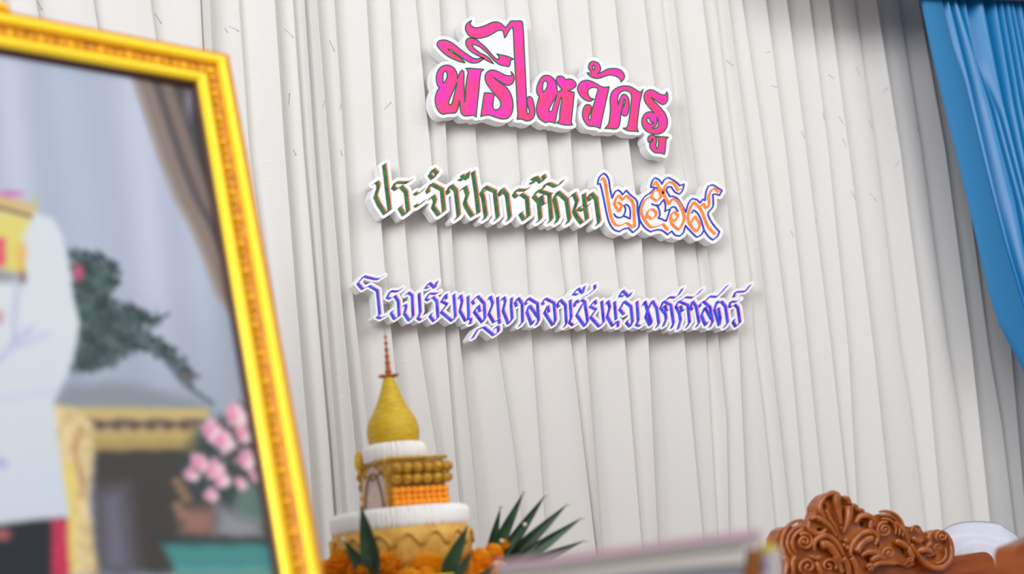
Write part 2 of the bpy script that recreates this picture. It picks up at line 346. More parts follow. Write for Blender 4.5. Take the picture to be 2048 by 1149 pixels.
def contours(X, Y, D, lvl=0.0, eps=0.045):
    D = D - lvl; D = np.where(np.abs(D) < 1e-6, 1e-6, D); h, w_ = D.shape; ins = D < 0
    E = {}
    c = ins[:-1, :-1].astype(int) + 2 * ins[:-1, 1:] + 4 * ins[1:, 1:] + 8 * ins[1:, :-1]
    TAB = {1: [(3, 0)], 2: [(0, 1)], 3: [(3, 1)], 4: [(1, 2)], 5: [(3, 0), (1, 2)], 6: [(0, 2)], 7: [(3, 2)], 8: [(2, 3)], 9: [(2, 0)], 10: [(0, 1), (2, 3)], 11: [(2, 1)], 12: [(1, 3)], 13: [(1, 0)], 14: [(0, 3)]}
    def key(i, j, e): return (i, j, 0) if e == 0 else (i, j + 1, 1) if e == 1 else (i + 1, j, 0) if e == 2 else (i, j, 1)
    for i, j in zip(*np.nonzero((c > 0) & (c < 15))):
        for a, b2 in TAB[c[i, j]]: E[key(i, j, a)] = key(i, j, b2)
    def pos(k):
        i, j, t = k
        i2, j2 = (i, j + 1) if t == 0 else (i + 1, j)
        u = D[i, j] / (D[i, j] - D[i2, j2]); return (X[i, j] + u * (X[i2, j2] - X[i, j]), Y[i, j] + u * (Y[i2, j2] - Y[i, j]))
    loops = []
    while E:
        k0 = next(iter(E)); k = k0; L = []
        while k in E: L.append(pos(k)); k = E.pop(k)
        if len(L) > 8: loops.append(simplify(L, eps))
    return [l for l in loops if len(l) > 3]
def simplify(L, eps):
    P = np.array(L)
    def dp(a, b2):
        keep = []; st = [(a, b2)]
        while st:
            a, b2 = st.pop()
            if b2 - a < 2: continue
            d = P[b2] - P[a]; n = math.hypot(*d) + 1e-9; q2 = P[a + 1:b2] - P[a]; e = np.abs(q2[:, 0] * d[1] - q2[:, 1] * d[0]) / n if n > 1e-6 else np.hypot(q2[:, 0], q2[:, 1])
            k = int(e.argmax())
            if e[k] > eps: keep.append(a + 1 + k); st += [(a, a + 1 + k), (a + 1 + k, b2)]
        return keep
    m = int(np.hypot(*(P - P[0]).T).argmax()); n = len(P); P = np.vstack([P, P[:1]])
    idx = sorted({0, m} | set(dp(0, m)) | set(dp(m, n))); return [tuple(P[i]) for i in idx if i < n]
def area2(l): a = np.array(l); b2 = np.roll(a, -1, 0); return 0.5 * float((a[:, 0] * b2[:, 1] - b2[:, 0] * a[:, 1]).sum())
def fill(loops):
    pts = [p for l in loops for p in l]
    tri = tessellate_polygon([[Vector((x, y, 0)) for x, y in l] for l in loops]); return pts, [list(t) for t in tri]
def orient(V, Fs):                                              # all front faces look at the hall (-y)
    out = []
    for t in Fs:
        a, b2, c = (np.asarray(V[i]) for i in t[:3]); n = np.cross(b2 - a, c - a); out.append(t[::-1] if n[1] > 0 else t)
    return out

Y_BACK = -0.049; TH = 0.040; Y_FACE = Y_BACK - TH
def paint(layers, name, mats, root):
    """layers: list of (loops, material index, lift); one painted letter = one mesh"""
    V = []; Fs = []; mi = []
    for loops, k, lift in layers:
        if not loops: continue
        p, t = fill(loops); n = len(V); W = [at(x, y, Y_FACE - lift) for x, y in p]; t = orient(W, t)
        V += W; Fs += [[i + n for i in f] for f in t]; mi += [k] * len(t)
    return mesh(name, V, Fs, mats, root, mi)
def foam(field, margin, root, close=0.0, hole_min=1e9):
    L = contours(field.X, field.Y, field.d, margin, 0.06)
    big = max(L, key=lambda l: abs(area2(l))); sg = math.copysign(1, area2(big))
    keep = [l for l in L if (math.copysign(1, area2(l)) == sg and abs(area2(l)) > 20) or (math.copysign(1, area2(l)) != sg and abs(area2(l)) > hole_min)]
    p, t = fill(keep); fr = [at(x, y, Y_FACE) for x, y in p]; bk = [np.array([v[0], Y_BACK, v[2]]) for v in fr]; n = len(fr)
    t = orient(fr, t); Fs = t + [[i + n for i in f[::-1]] for f in t]; o = 0
    for l in keep:
        m = len(l)
        for i in range(m):
            a, b2 = o + i, o + (i + 1) % m; Fs.append([a, b2, b2 + n, a + n] if (area2(l) > 0) else [b2, a, a + n, b2 + n])
        o += m
    ob = mesh('foam_board', fr + bk, Fs, M_foam, root)
    bm = bmesh.new(); bm.from_mesh(ob.data); bmesh.ops.recalc_face_normals(bm, faces=bm.faces); bm.to_mesh(ob.data); bm.free()
    return ob
def conv(pts, o, s): return [(o[0] + x / s, o[1] + y / s) for x, y in pts]
def parse(t): return [tuple(float(v) for v in p.split(',')) for p in t.split()]

# ---- first line: pink foil letters with dark green outlines
C1 = ((840, 20), 4.419); C2 = ((1080, 90), 4.789)
LINE1 = [
 (C1, "152,300 165,275 200,265 240,270 290,295 340,335 385,370 430,400 470,425 510,432 545,422 566,425 545,445 510,464 470,468 430,458 390,435 350,405 310,380 275,352 248,345 265,365 300,385 340,410 370,435 398,467 350,455 300,435 250,410 210,380 175,345 155,320", []),
 (C1, "405,290 410,265 430,250 465,248 500,262 540,295 580,330 615,370 645,405 675,432 700,432 697,410 680,388 720,398 770,408 825,433 800,445 798,470 788,500 740,492 700,480 665,455 630,420 600,385 560,350 520,320 480,305 460,308 470,330 500,355 540,385 575,400 610,425 650,475 610,455 560,430 520,405 480,385 445,360 415,325", []),
 (C1, "455,93 432,106 412,125 402,150 405,180 425,215 455,240 500,250 550,245 600,230 640,210 680,185 715,178 735,185 740,210 748,245 762,230 780,195 800,165 820,150 826,200 832,350 840,500 848,620 855,750 862,880 865,930 858,965 900,965 940,980 975,975 1000,955 1015,915 1012,860 995,790 975,766 956,768 946,790 950,830 960,870 968,898 962,918 948,920 944,880 944,830 940,745 935,640 928,480 920,320 915,200 908,120 900,100 880,95 840,97 805,97 785,120 757,157 740,140 710,115 670,105 630,112 580,135 530,152 490,157 458,142 442,120", []),
 (C1, "240,487 280,497 310,525 328,565 332,610 338,590 355,550 372,530 388,550 388,640 392,720 396,815 402,760 405,680 415,600 425,550 408,516 440,515 500,520 563,525 540,550 528,620 520,720 508,820 500,900 497,945 470,930 430,935 390,935 365,910 355,860 350,800 345,820 335,870 318,905 290,912 250,912 200,920 165,895 140,840 135,780 150,720 172,686 155,665 145,620 146,580 160,535 195,498", ["205,640 203,590 209,552 224,540 238,555 240,590 228,622 210,645", "258,836 253,815 275,760 305,690 328,640 318,690 300,760 285,820 276,838"]),
 (C1, "805,545 815,575 800,582 760,578 720,560 680,540 640,530 605,540 582,565 575,600 585,640 610,680 640,720 670,755 700,790 715,830 705,865 680,882 655,880 645,860 648,800 658,740 625,735 570,732 560,790 550,860 538,942 575,930 620,930 660,945 720,962 770,958 805,925 820,880 822,830 812,770 790,720 760,680 720,650 680,620 650,597 680,613 720,640 770,665 805,658 828,630 832,595 825,570", []),
 (C2, "53,290 100,300 140,335 160,385 165,440 172,455 190,440 212,430 190,400 165,365 155,330 170,302 195,297 225,308 245,332 280,325 315,335 342,362 345,390 320,415 285,435 270,442 328,453 322,520 315,600 305,680 300,740 312,765 260,768 205,760 160,745 185,720 190,650 200,580 210,520 204,498 195,520 185,560 170,620 155,690 145,750 120,740 80,735 53,743 20,725 -10,700 -30,650 -33,600 -25,560 -6,490 -20,480 -32,440 -28,400 -10,350 20,305", ["28,440 25,400 32,358 48,342 66,352 72,382 60,420 35,452", "90,638 86,620 110,570 140,520 160,475 150,525 130,580 112,632"]),
 (C2, "440,338 400,350 372,380 360,420 372,460 400,500 440,530 480,538 517,517 485,508 465,480 460,440 480,415 515,405 545,412 556,425 540,480 525,540 505,600 490,660 488,700 478,722 466,710 472,670 490,620 490,590 470,572 440,575 420,600 408,650 412,700 435,745 465,775 510,780 545,785 577,800 590,730 610,640 630,550 648,470 663,400 620,405 580,395 540,370 500,350 470,340", []),
 (C2, "510,156 478,172 465,205 472,235 492,256 478,272 452,265 470,290 500,310 540,320 580,315 620,300 660,288 700,290 740,305 765,325 778,353 800,330 810,300 800,270 775,242 740,228 700,225 650,230 610,250 570,272 550,275 572,255 582,230 575,200 555,172", ["510,193 524,200 523,225 512,240 503,217"]),
 (C2, "820,392 770,398 720,420 685,460 672,520 675,600 670,680 655,760 622,799 670,800 710,805 745,795 765,750 772,690 778,640 792,590 800,540 808,518 816,535 808,570 795,600 782,630 782,660 808,682 835,670 850,620 855,560 845,505 815,475 785,480 765,520 752,572 745,540 748,490 775,450 815,437 855,448 875,480 875,540 865,620 855,700 845,760 830,795 797,798 845,822 890,825 942,830 930,790 935,720 945,640 955,560 968,500 987,426 962,455 920,430 870,400", []),
 (C2, "1216,450 1200,478 1160,475 1120,452 1080,432 1040,432 1008,455 996,495 1005,540 1035,585 1070,625 1095,650 1060,640 1020,648 990,680 975,730 985,780 1015,820 1060,845 1120,855 1175,838 1210,795 1222,735 1210,680 1180,630 1140,585 1100,545 1064,500 1100,523 1140,555 1180,570 1210,552 1225,515 1222,470", ["1022,722 1030,698 1048,702 1056,730 1078,745 1090,735 1086,756 1060,758 1038,745", "1118,690 1136,735 1130,780 1100,802 1068,794 1100,785 1118,755 1122,720"]),
 (C2, "1075,862 1045,872 1032,900 1040,930 1056,936 1050,960 1065,1000 1100,1030 1150,1035 1192,1047 1200,1000 1205,950 1210,905 1230,884 1170,880 1116,874 1134,900 1135,940 1130,985 1118,992 1110,960 1118,920 1110,885 1095,867", ["1058,928 1070,905 1086,897 1080,915 1066,932"])]
DEPTH0 = Vector(at(1100, 170, Y_FACE))
root1 = empty('lettering_sign', at(1090, 260, Y_FACE), 'white foam sign with one line of large pink letters, highest on the white curtain', 'sign')
fl = Field(840, 20, 1370, 330); letters = []
for (o, s), out, holes in LINE1:
    po = crom(conv(parse(out), o, s)); g = Field(min(p[0] for p in po) - 6, min(p[1] for p in po) - 6, max(p[0] for p in po) + 6, max(p[1] for p in po) + 6)
    g.d = poly_sdf(g.X, g.Y, po); fl.merge(po, 16)
    for hh in holes: g.d = np.maximum(g.d, -poly_sdf(g.X, g.Y, crom(conv(parse(hh), o, s))))
    letters.append([(contours(g.X, g.Y, g.d, 0.0), 0, .0006), (contours(g.X, g.Y, np.abs(g.d) - 1.2, 0.0), 1, .0012)])
foam(fl, 7.6, root1)
for L in letters: paint(L, 'painted_letter', [M_pink, M_pinkline], root1)

# ---- broad-nib strokes for the other two lines
def nib_quads(poly, n0, n1):
    out = []
    for (ax, ay), (bx, by) in zip(poly[:-1], poly[1:]):
        out.append([(ax + n0[0], ay + n0[1]), (bx + n0[0], by + n0[1]), (bx + n1[0], by + n1[1]), (ax + n1[0], ay + n1[1])])
    return out
def stroke_field(g, polys, n0, n1, r):
    for p in polys:
        for qd in nib_quads(p, n0, n1): g.merge(qd, 5, r=r)
def pen_letter(polys, nib, split, fieldline, mats, root, r=0.35):
    a = np.array([p for q in polys for p in q]); mx = abs(nib[0]) + 5; my = abs(nib[1]) + 5
    def fld(): return Field(a[:, 0].min() - mx, a[:, 1].min() - my, a[:, 0].max() + mx, a[:, 1].max() + my)
    g = fld(); stroke_field(g, polys, (-nib[0], -nib[1]), nib, r); g2 = fld(); stroke_field(g2, polys, (-nib[0], -nib[1]), (nib[0] * split, nib[1] * split), r * 0.6)
    for p in polys:
        for qd in nib_quads(p, (-nib[0], -nib[1]), nib): fieldline.merge(qd, 12)
    return paint([(contours(g.X, g.Y, g.d), 1, .0006), (contours(g2.X, g2.Y, g2.d), 0, .0012)], 'painted_letter', mats, root)
A3 = ((720, 310), 6.757); A4 = ((980, 330), 7.183); A5 = ((1180, 330), 6.759)
LINE2 = [
 (A3, ["190,390 228,360 252,400 250,440 212,560 262,670 345,795 400,752", "330,125 350,290 365,430 405,750"]),
 (A3, ["690,340 650,372 600,372 485,370 448,440 495,468 555,420 625,500 655,760 600,812 540,715 560,690"]),
 (A3, ["745,510 770,532 800,520 865,462"]), (A3, ["750,675 780,695 815,670 880,612"]),
 (A3, ["928,510 915,470 965,390 1110,465 1140,760 1070,815 990,700 1018,615 990,548 940,600"]),
 (A3, ["992,195 945,268 985,320 1045,245 990,192"]),
 (A3, ["1195,525 1185,480 1232,408 1300,480 1338,815 1298,865"]),
 (A3, ["1370,475 1420,425 1455,530 1420,640 1440,700 1525,828 1600,780", "1530,225 1575,520 1605,785"]),
 (A3, ["1345,325 1390,335 1405,300 1380,270 1450,325 1465,235"]),
 (A3, ["1700,485 1642,505 1690,430 1825,490 1865,840 1830,880", "1645,510 1668,570 1705,825 1678,868"]),
 (A4, ["160,435 140,400 178,342 248,430 288,750 255,800"]),
 (A4, ["560,325 520,362 385,358 345,420 385,462 450,415 535,475 558,740 495,790 440,700 455,680"]),
 (A4, ["880,425 690,365 630,450 705,530 728,770 690,815", "700,510 742,440 755,540 770,572 800,555", "855,430 885,780 850,825"]),
 (A4, ["760,345 800,275 860,268 940,308 990,290 1050,222"]),
 (A4, ["585,255 635,255 650,210 610,190 665,175 735,250 790,195 768,145"]),
 (A4, ["985,435 930,470 975,385 1105,500 1145,780 1110,840", "925,480 945,545 982,760 950,830"]),
 (A4, ["1170,455 1210,405 1255,520 1208,655 1250,740 1325,838 1385,790", "1350,412 1370,600 1398,780", "1300,595 1270,635 1340,650 1380,610 1425,567"]),
 (A4, ["1442,508 1415,460 1455,405 1525,480 1572,815 1540,862"])]
root2 = empty('lettering_sign', at(1090, 480, Y_FACE), 'white foam sign with green letters and blue-bordered orange digits, middle of three rows', 'sign')
f2 = Field(715, 310, 1475, 500)
for (o, s), ps in LINE2:
    pen_letter([conv(parse(p), o, s) for p in ps], (4.5, -3.0), 0.5, f2, [M_green, M_orange], root2)
DIG = ["155,205 175,175 200,220 245,500 290,720 345,810 420,820 490,785 575,845 605,835 600,760 575,500 490,415 440,475 385,410 330,520 395,635 430,545 380,505",
       "1050,880 985,800 900,832 820,840 735,740 692,620 735,490 815,425 900,490 960,430 930,350 870,345 835,410|768,720 775,640 830,595 890,640 880,700 835,735 775,690|860,275 885,222 985,390",
       "1235,325 1190,345 1130,250 1060,235 1005,310 1000,400 1070,535 1110,460 1180,490 1260,640 1270,750 1200,880 1110,800 1090,690 1140,632 1190,690 1150,760 1105,735",
       "1690,935 1600,840 1530,680 1490,590 1400,502 1340,620 1325,740 1380,850 1440,905 1485,810 1415,695 1360,790|1495,565 1530,520 1572,592 1612,530 1600,440 1640,345 1680,315 1740,370"]
BORD = ["105,260 110,210 140,150 185,115 225,145 255,210 270,320 300,450 335,370 375,340 415,365 440,405 490,345 540,400 635,490 640,600 662,760 660,840 590,908",
        "105,260 135,255 158,330 190,480 230,680 268,800 330,880 400,902 450,870 520,855 578,915", "325,665 350,700 400,715 450,692 482,600 460,550 490,535 530,570 545,640 540,730 490,705 450,690",
        "920,320 885,308 800,390 740,430 680,530 658,640 680,760 750,860 820,905 900,880 970,885 1050,945 1105,895 1150,950 1210,962 1260,920 1290,820 1340,880 1440,978 1500,950 1540,880 1600,970 1660,1015 1720,970 1750,905 1660,800 1600,690 1600,640 1660,570 1665,470 1660,400 1690,395 1750,412 1785,345 1730,315 1660,272 1600,290 1570,360 1555,480 1525,465 1490,515 1440,470 1380,458 1330,520 1298,640 1250,560 1180,455 1110,425 1080,430 1030,345 1050,297 1100,300 1150,370 1210,395 1250,350 1270,262 1215,280 1150,222 1060,172 1000,205 975,260 930,200 880,178 845,210 820,300 885,308",
        "835,530 880,545 940,545 995,470 1020,540 1015,630 1060,605 1080,612 1030,760 920,715 945,680 920,570 885,545", "1080,600 1110,570 1150,572 1188,628", "1375,650 1400,612 1450,650 1500,740 1540,880"]
for dg in DIG:
    ps = [crom(conv(parse(p), *A5), False, 70, 4) for p in dg.split('|')]
    a = np.array([p for q2 in ps for p in q2]); g = Field(a[:, 0].min() - 8, a[:, 1].min() - 8, a[:, 0].max() + 8, a[:, 1].max() + 8)
    stroke_field(g, ps, (-2.3, 1.0), (2.3, -1.0), 0.8)
    paint([(contours(g.X, g.Y, g.d), 0, .0008)], 'painted_digit', [M_digit], root2)
bl = []
g = Field(1180, 330, 1460, 495)
for bd in BORD:
    p = crom(conv(parse(bd), *A5), False, 50, 3); f2.merge(p, 14, r=1.3, open_=True); stroke_field(g, [p], (-0.55, .35), (.55, -.35), 1.35)
tag(paint([(contours(g.X, g.Y, g.d), 0, .0005)], 'painted_border', [M_navy], root2), 'dark blue outline drawn around the orange digits')
foam(f2, 6.4, root2)

A6 = ((700, 530), 6.759); A7 = ((930, 550), 6.827); A8 = ((1210, 550), 6.827)
LINE3 = [
 (A6, ["455,150 395,190 340,190 190,152 108,248 178,328 262,280 375,345 408,670 368,702 422,722 482,690"]),
 (A6, ["700,318 660,355 550,355 505,438 550,458 610,415 658,490 670,690 612,735 560,650 578,620"]),
 (A6, ["755,405 790,370 845,410 858,690 808,755 740,655 765,560 745,535 718,558"]),
 (A6, ["938,380 955,640 920,720 960,745 1010,715"]),
 (A6, ["1210,368 1170,390 1075,385 1028,458 1065,480 1125,430 1178,490 1195,710 1140,762 1085,690 1110,652"]),
 (A6, ["1060,310 1020,308 1078,240 1150,310 1180,225"]),
 (A6, ["1305,460 1303,395 1240,490 1318,530 1235,635 1385,758 1430,700", "1408,395 1420,560 1430,700"]),
 (A6, ["1470,455 1500,405 1520,490 1490,620 1568,760", "1598,420 1610,690 1600,740", "1600,735 1638,722 1640,760 1620,795 1650,785"]),
 (A7, ["125,400 105,355 175,285 268,390 278,590 240,650 130,500 190,415 205,500 230,490"]),
 (A7, ["325,335 350,290 385,390 330,530 400,650 440,618", "448,300 455,400 468,590", "435,630 470,600 475,660 500,650"]),
 (A7, ["400,740 440,700 462,720 460,775 400,825 262,712 180,740 105,865"]),
 (A7, ["503,345 535,300 555,360 525,480 595,668 650,600", "640,310 635,420 650,600"]),
 (A7, ["710,430 690,372 730,312 785,390 790,640 742,700"]),
 (A7, ["845,400 825,388 870,315 995,390 1010,620 975,685", "1000,575 885,415 848,500 915,680 942,622"]),
 (A7, ["1075,405 1060,378 1100,318 1220,380 1240,620 1205,690 1090,510 1135,420 1150,510 1165,500"]),
 (A7, ["1285,440 1262,402 1305,338 1375,410 1390,660 1355,712"]),
 (A7, ["1440,340 1455,580 1430,650 1480,690 1535,655"]),
 (A7, ["1505,430 1500,390 1530,345 1550,380 1600,335 1640,370 1680,630 1640,700 1528,545 1610,395"]),
 (A7, ["1540,268 1480,262 1548,182 1610,250 1635,155"]), (A7, ["1610,308 1700,258 1780,190 1775,135"]),
 (A7, ["1790,400 1780,345 1710,430 1795,470 1718,575 1840,708 1900,640", "1870,355 1885,500 1900,640"]),
 (A8, ["20,398 45,352 70,440 35,570 110,700 150,655", "135,362 155,610", "150,640 185,640 180,708"]),
 (A8, ["262,540 205,470 265,358 360,430 380,640 345,708 295,650 320,615"]),
 (A8, ["255,290 200,290 245,212 330,300 360,242"]),
 (A8, ["440,360 460,620 430,680 480,700 540,660"]),
 (A8, ["522,418 550,358 595,520 640,640 620,690 560,570 590,470 650,352 710,450 740,660 705,718"]),
 (A8, ["800,700 840,600 830,530 762,450 802,358 905,410 940,660 910,728", "800,450 825,412 840,480 862,490"]),
 (A8, ["850,340 880,302 960,310 1010,270 1062,185"]),
 (A8, ["1000,740 1035,620 1020,520 972,430 1010,358 1135,410 1160,650 1112,720", "1010,440 1035,420 1060,500 1085,470"]),
 (A8, ["1055,340 1100,302 1200,310 1260,270 1328,198"]),
 (A8, ["1195,478 1172,440 1200,358 1250,430 1290,650 1248,712"]),
 (A8, ["1300,440 1300,400 1345,358 1440,440 1475,640 1432,716", "1455,600 1370,440 1320,550 1378,690 1400,642"]),
 (A8, ["1385,350 1430,292 1530,300 1590,240 1678,142"]),
 (A8, ["1565,690 1500,470 1535,358 1560,385 1590,358 1650,430 1680,650 1628,718", "1565,690 1580,600 1552,450"]),
 (A8, ["1838,338 1800,365 1720,365 1700,430 1730,440 1775,402 1820,450 1848,650 1790,708 1750,640 1775,602"]),
 (A8, ["1790,290 1758,298 1788,232 1920,225 1988,135"])]
root3 = empty('lettering_sign', at(1110, 665, Y_FACE), 'white foam sign with slim blue letters edged in pink, lowest of three rows', 'sign')
f3 = Field(695, 530, 1520, 705)
for (o, s), ps in LINE3:
    pen_letter([conv(parse(p), o, s) for p in ps], (3.5, -2.3), 0.45, f3, [M_blue3, M_pink3], root3, 0.3)
foam(f3, 4.4, root3, hole_min=60)

# ------------------------------------------------------------------ pins stuck in the curtain
def strip(o, s, L): return [((o[0] + a / s, o[1] + b2 / s), (o[0] + c / s, o[1] + d / s)) for a, b2, c, d in L]
PINL = strip((400, 0), 3.83, [(190, 215, 210, 248), (220, 198, 295, 238), (650, 225, 712, 285), (993, 310, 1028, 392), (680, 803, 685, 718), (938, 825, 955, 780), (1068, 845, 1080, 805), (1412, 840, 1462, 785)])
PINL += strip((450, 300), 3.83, [(523, 0, 543, 40), (885, 0, 895, 42)]) + strip((0, 0), 4.55, [(330, 0, 382, 90), (1408, 122, 1466, 212)])
PINR = strip((1340, 0), 3.793, [(492, 333, 458, 283), (485, 503, 428, 462), (718, 400, 758, 395), (932, 460, 945, 422), (772, 650, 808, 663), (1250, 602, 1203, 568), (1440, 572, 1415, 517), (1612, 706, 1655, 662), (820, 905, 852, 910), (1278, 880, 1310, 935), (1507, 910, 1530, 968), (1700, 950, 1725, 998), (1338, 1115, 1310, 1057), (1022, 1055, 998, 1000), (1155, 850, 1172, 910), (1860, 950, 1882, 995)])
PINR += strip((1400, 300), 2.873, [(868, 235, 890, 280), (978, 250, 1010, 292), (1175, 280, 1195, 312), (1120, 95, 1145, 65), (650, 385, 668, 412), (523, 465, 537, 498)])
def on_curtain(p):
    d = Vector(dirn(*p)); h, nrm, i, dist = BV.ray_cast(Vector(CAM), d); return np.array(h) if h else at(p[0], p[1], -0.03)
for L, lab, grp in ((PINL, 'straight steel pin stuck in the white curtain left of the pink lettering', 'pins left of the pink lettering'), (PINR, 'straight steel pin stuck in the white curtain between lettering and blue drape', 'pins right of the lettering')):
    for a, b2 in L:
        A, B = on_curtain(a), on_curtain(b2); A = A + np.array((0, -0.0002, 0)); B = B + np.array((0, -0.0012, 0))
        q = MB(); q.tube([A, B], 0.00055, 6); q.ball(B, 0.0013, seg=8)
        tag(q.build('straight_pin', M_steel, smooth=True, origin=B), lab, 'pin', grp)

# ------------------------------------------------------------------ framed portrait on an easel
TR = pt(456, 111, 2.6); ya, th = math.radians(7.75), math.radians(12.5)
fa = np.array([math.cos(ya), math.sin(ya), 0]); fh = np.array([-math.sin(ya), math.cos(ya), 0]); fu = math.cos(th) * np.array([0, 0, 1.]) + math.sin(th) * fh; fn = np.cross(fa, fu)
FW, FH = 1.17, 1.62
def fp(a, b2, h=0.0): return TR + fa * a + fu * b2 + fn * h
portrait = empty('picture_frame', fp(-FW / 2, -FH, -0.02), 'large gold picture frame with a portrait, leaning back at the left edge', 'picture frame')
def ring(profile, name, mats, mi=None, smooth=False):
    """profile: (inset, height) swept round the rectangle with mitred corners"""
    V = []; Fs = []; m = []
    for u, h in profile: V += [fp(-u, -u, h), fp(-FW + u, -u, h), fp(-FW + u, -FH + u, h), fp(-u, -FH + u, h)]
    for i in range(len(profile) - 1):
        for k in range(4): Fs.append([i * 4 + k, i * 4 + (k + 1) % 4, (i + 1) * 4 + (k + 1) % 4, (i + 1) * 4 + k]); m.append(mi[i] if mi else 0)
    return mesh(name, V, Fs, mats, portrait, m, smooth)
def arc(u0, u1, h0, bulge, n=6): return [(u0 + (u1 - u0) * i / n, h0 + bulge * math.sin(math.pi * i / n)) for i in range(n + 1)]
ring([(0, -0.03)] + arc(0.0, .010, 0.004, .004, 4), 'outer_edge', [M_goldedge])
ring([(.010, .004), (.0105, .010)] + arc(.011, .031, .011, .005, 6) + [(.032, .004)], 'outer_moulding', [M_gold])
ring([(.032, .004)] + arc(.032, .058, .003, -.007, 6) + [(.058, .004)], 'ornament_channel', [M_golddark])
ring([(.058, .003), (.0585, .007)] + arc(.059, .080, .008, .006, 6) + [(.081, .002)], 'inner_moulding', [M_gold])
ring([(.081, .002), (.087, -.006), (.087, -.014)], 'slip', [M_slip])
q = MB()                                                       # repeating floral relief of the channel
def relief(a, b2, t):
    c = lambda da, db, h: fp(a + da, b2 + db, h)
    R = Matrix(((fa[0], fu[0], fn[0]), (fa[1], fu[1], fn[1]), (fa[2], fu[2], fn[2])))
    k = (t % 3)
    if k == 0:
        q.ball(c(0, 0, .002), .0052, (1, 1, .8), R, seg=10)
        for j in range(6): an = j * math.pi / 3; q.ball(c(.0065 * math.cos(an), .0065 * math.sin(an), -.001), .0032, (1, 1, .8), R, seg=8)
    else:
        for j in range(3): q.ball(c(.004 * math.cos(2.1 * j + k), .004 * math.sin(2.1 * j + k), -.001), .0036 - .0005 * j, (1.2, 1, .8), R, seg=8)
n = int((FH - .09) / .0185)
for i in range(n): relief(-.045, -.045 - i * .0185, i); relief(-FW + .045, -.045 - i * .0185, i)
n = int((FW - .09) / .0185)
for i in range(1, n): relief(-.045 - i * .0185, -.045, i); relief(-.045 - i * .0185, -FH + .045, i)
q.build('floral_relief', [M_goldrelief], portrait, smooth=True)
q = MB(); q.add([fp(-.004, -.004, -.03), fp(-FW + .004, -.004, -.03), fp(-FW + .004, -FH + .004, -.03), fp(-.004, -FH + .004, -.03), fp(-.004, -.004, -.016), fp(-FW + .004, -.004, -.016), fp(-FW + .004, -FH + .004, -.016), fp(-.004, -FH + .004, -.016)],
    [[0, 1, 2, 3], [7, 6, 5, 4], [0, 4, 5, 1], [1, 5, 6, 2], [2, 6, 7, 3], [3, 7, 4, 0]]); q.build('backing_board', [M_slip], portrait)
q = MB(); tcx = -FW * 0.5                                      # carved crest on the middle of the top edge, only its tip shows at the border
for s in (-1, 1):
    for j in range(3): q.tube([fp(tcx + s * (.02 + .045 * j), .0, .004), fp(tcx + s * (.035 + .045 * j), .018 - .004 * j, .006), fp(tcx + s * (.055 + .045 * j), .014 - .004 * j, .006), fp(tcx + s * (.06 + .045 * j), -.004, .004)], [.008, .009, .008, .005], 8)
q.ball(fp(tcx, .02, .004), .022, (1, .6, 1.2), seg=14); q.build('top_crest', [M_goldrelief], portrait, smooth=True)

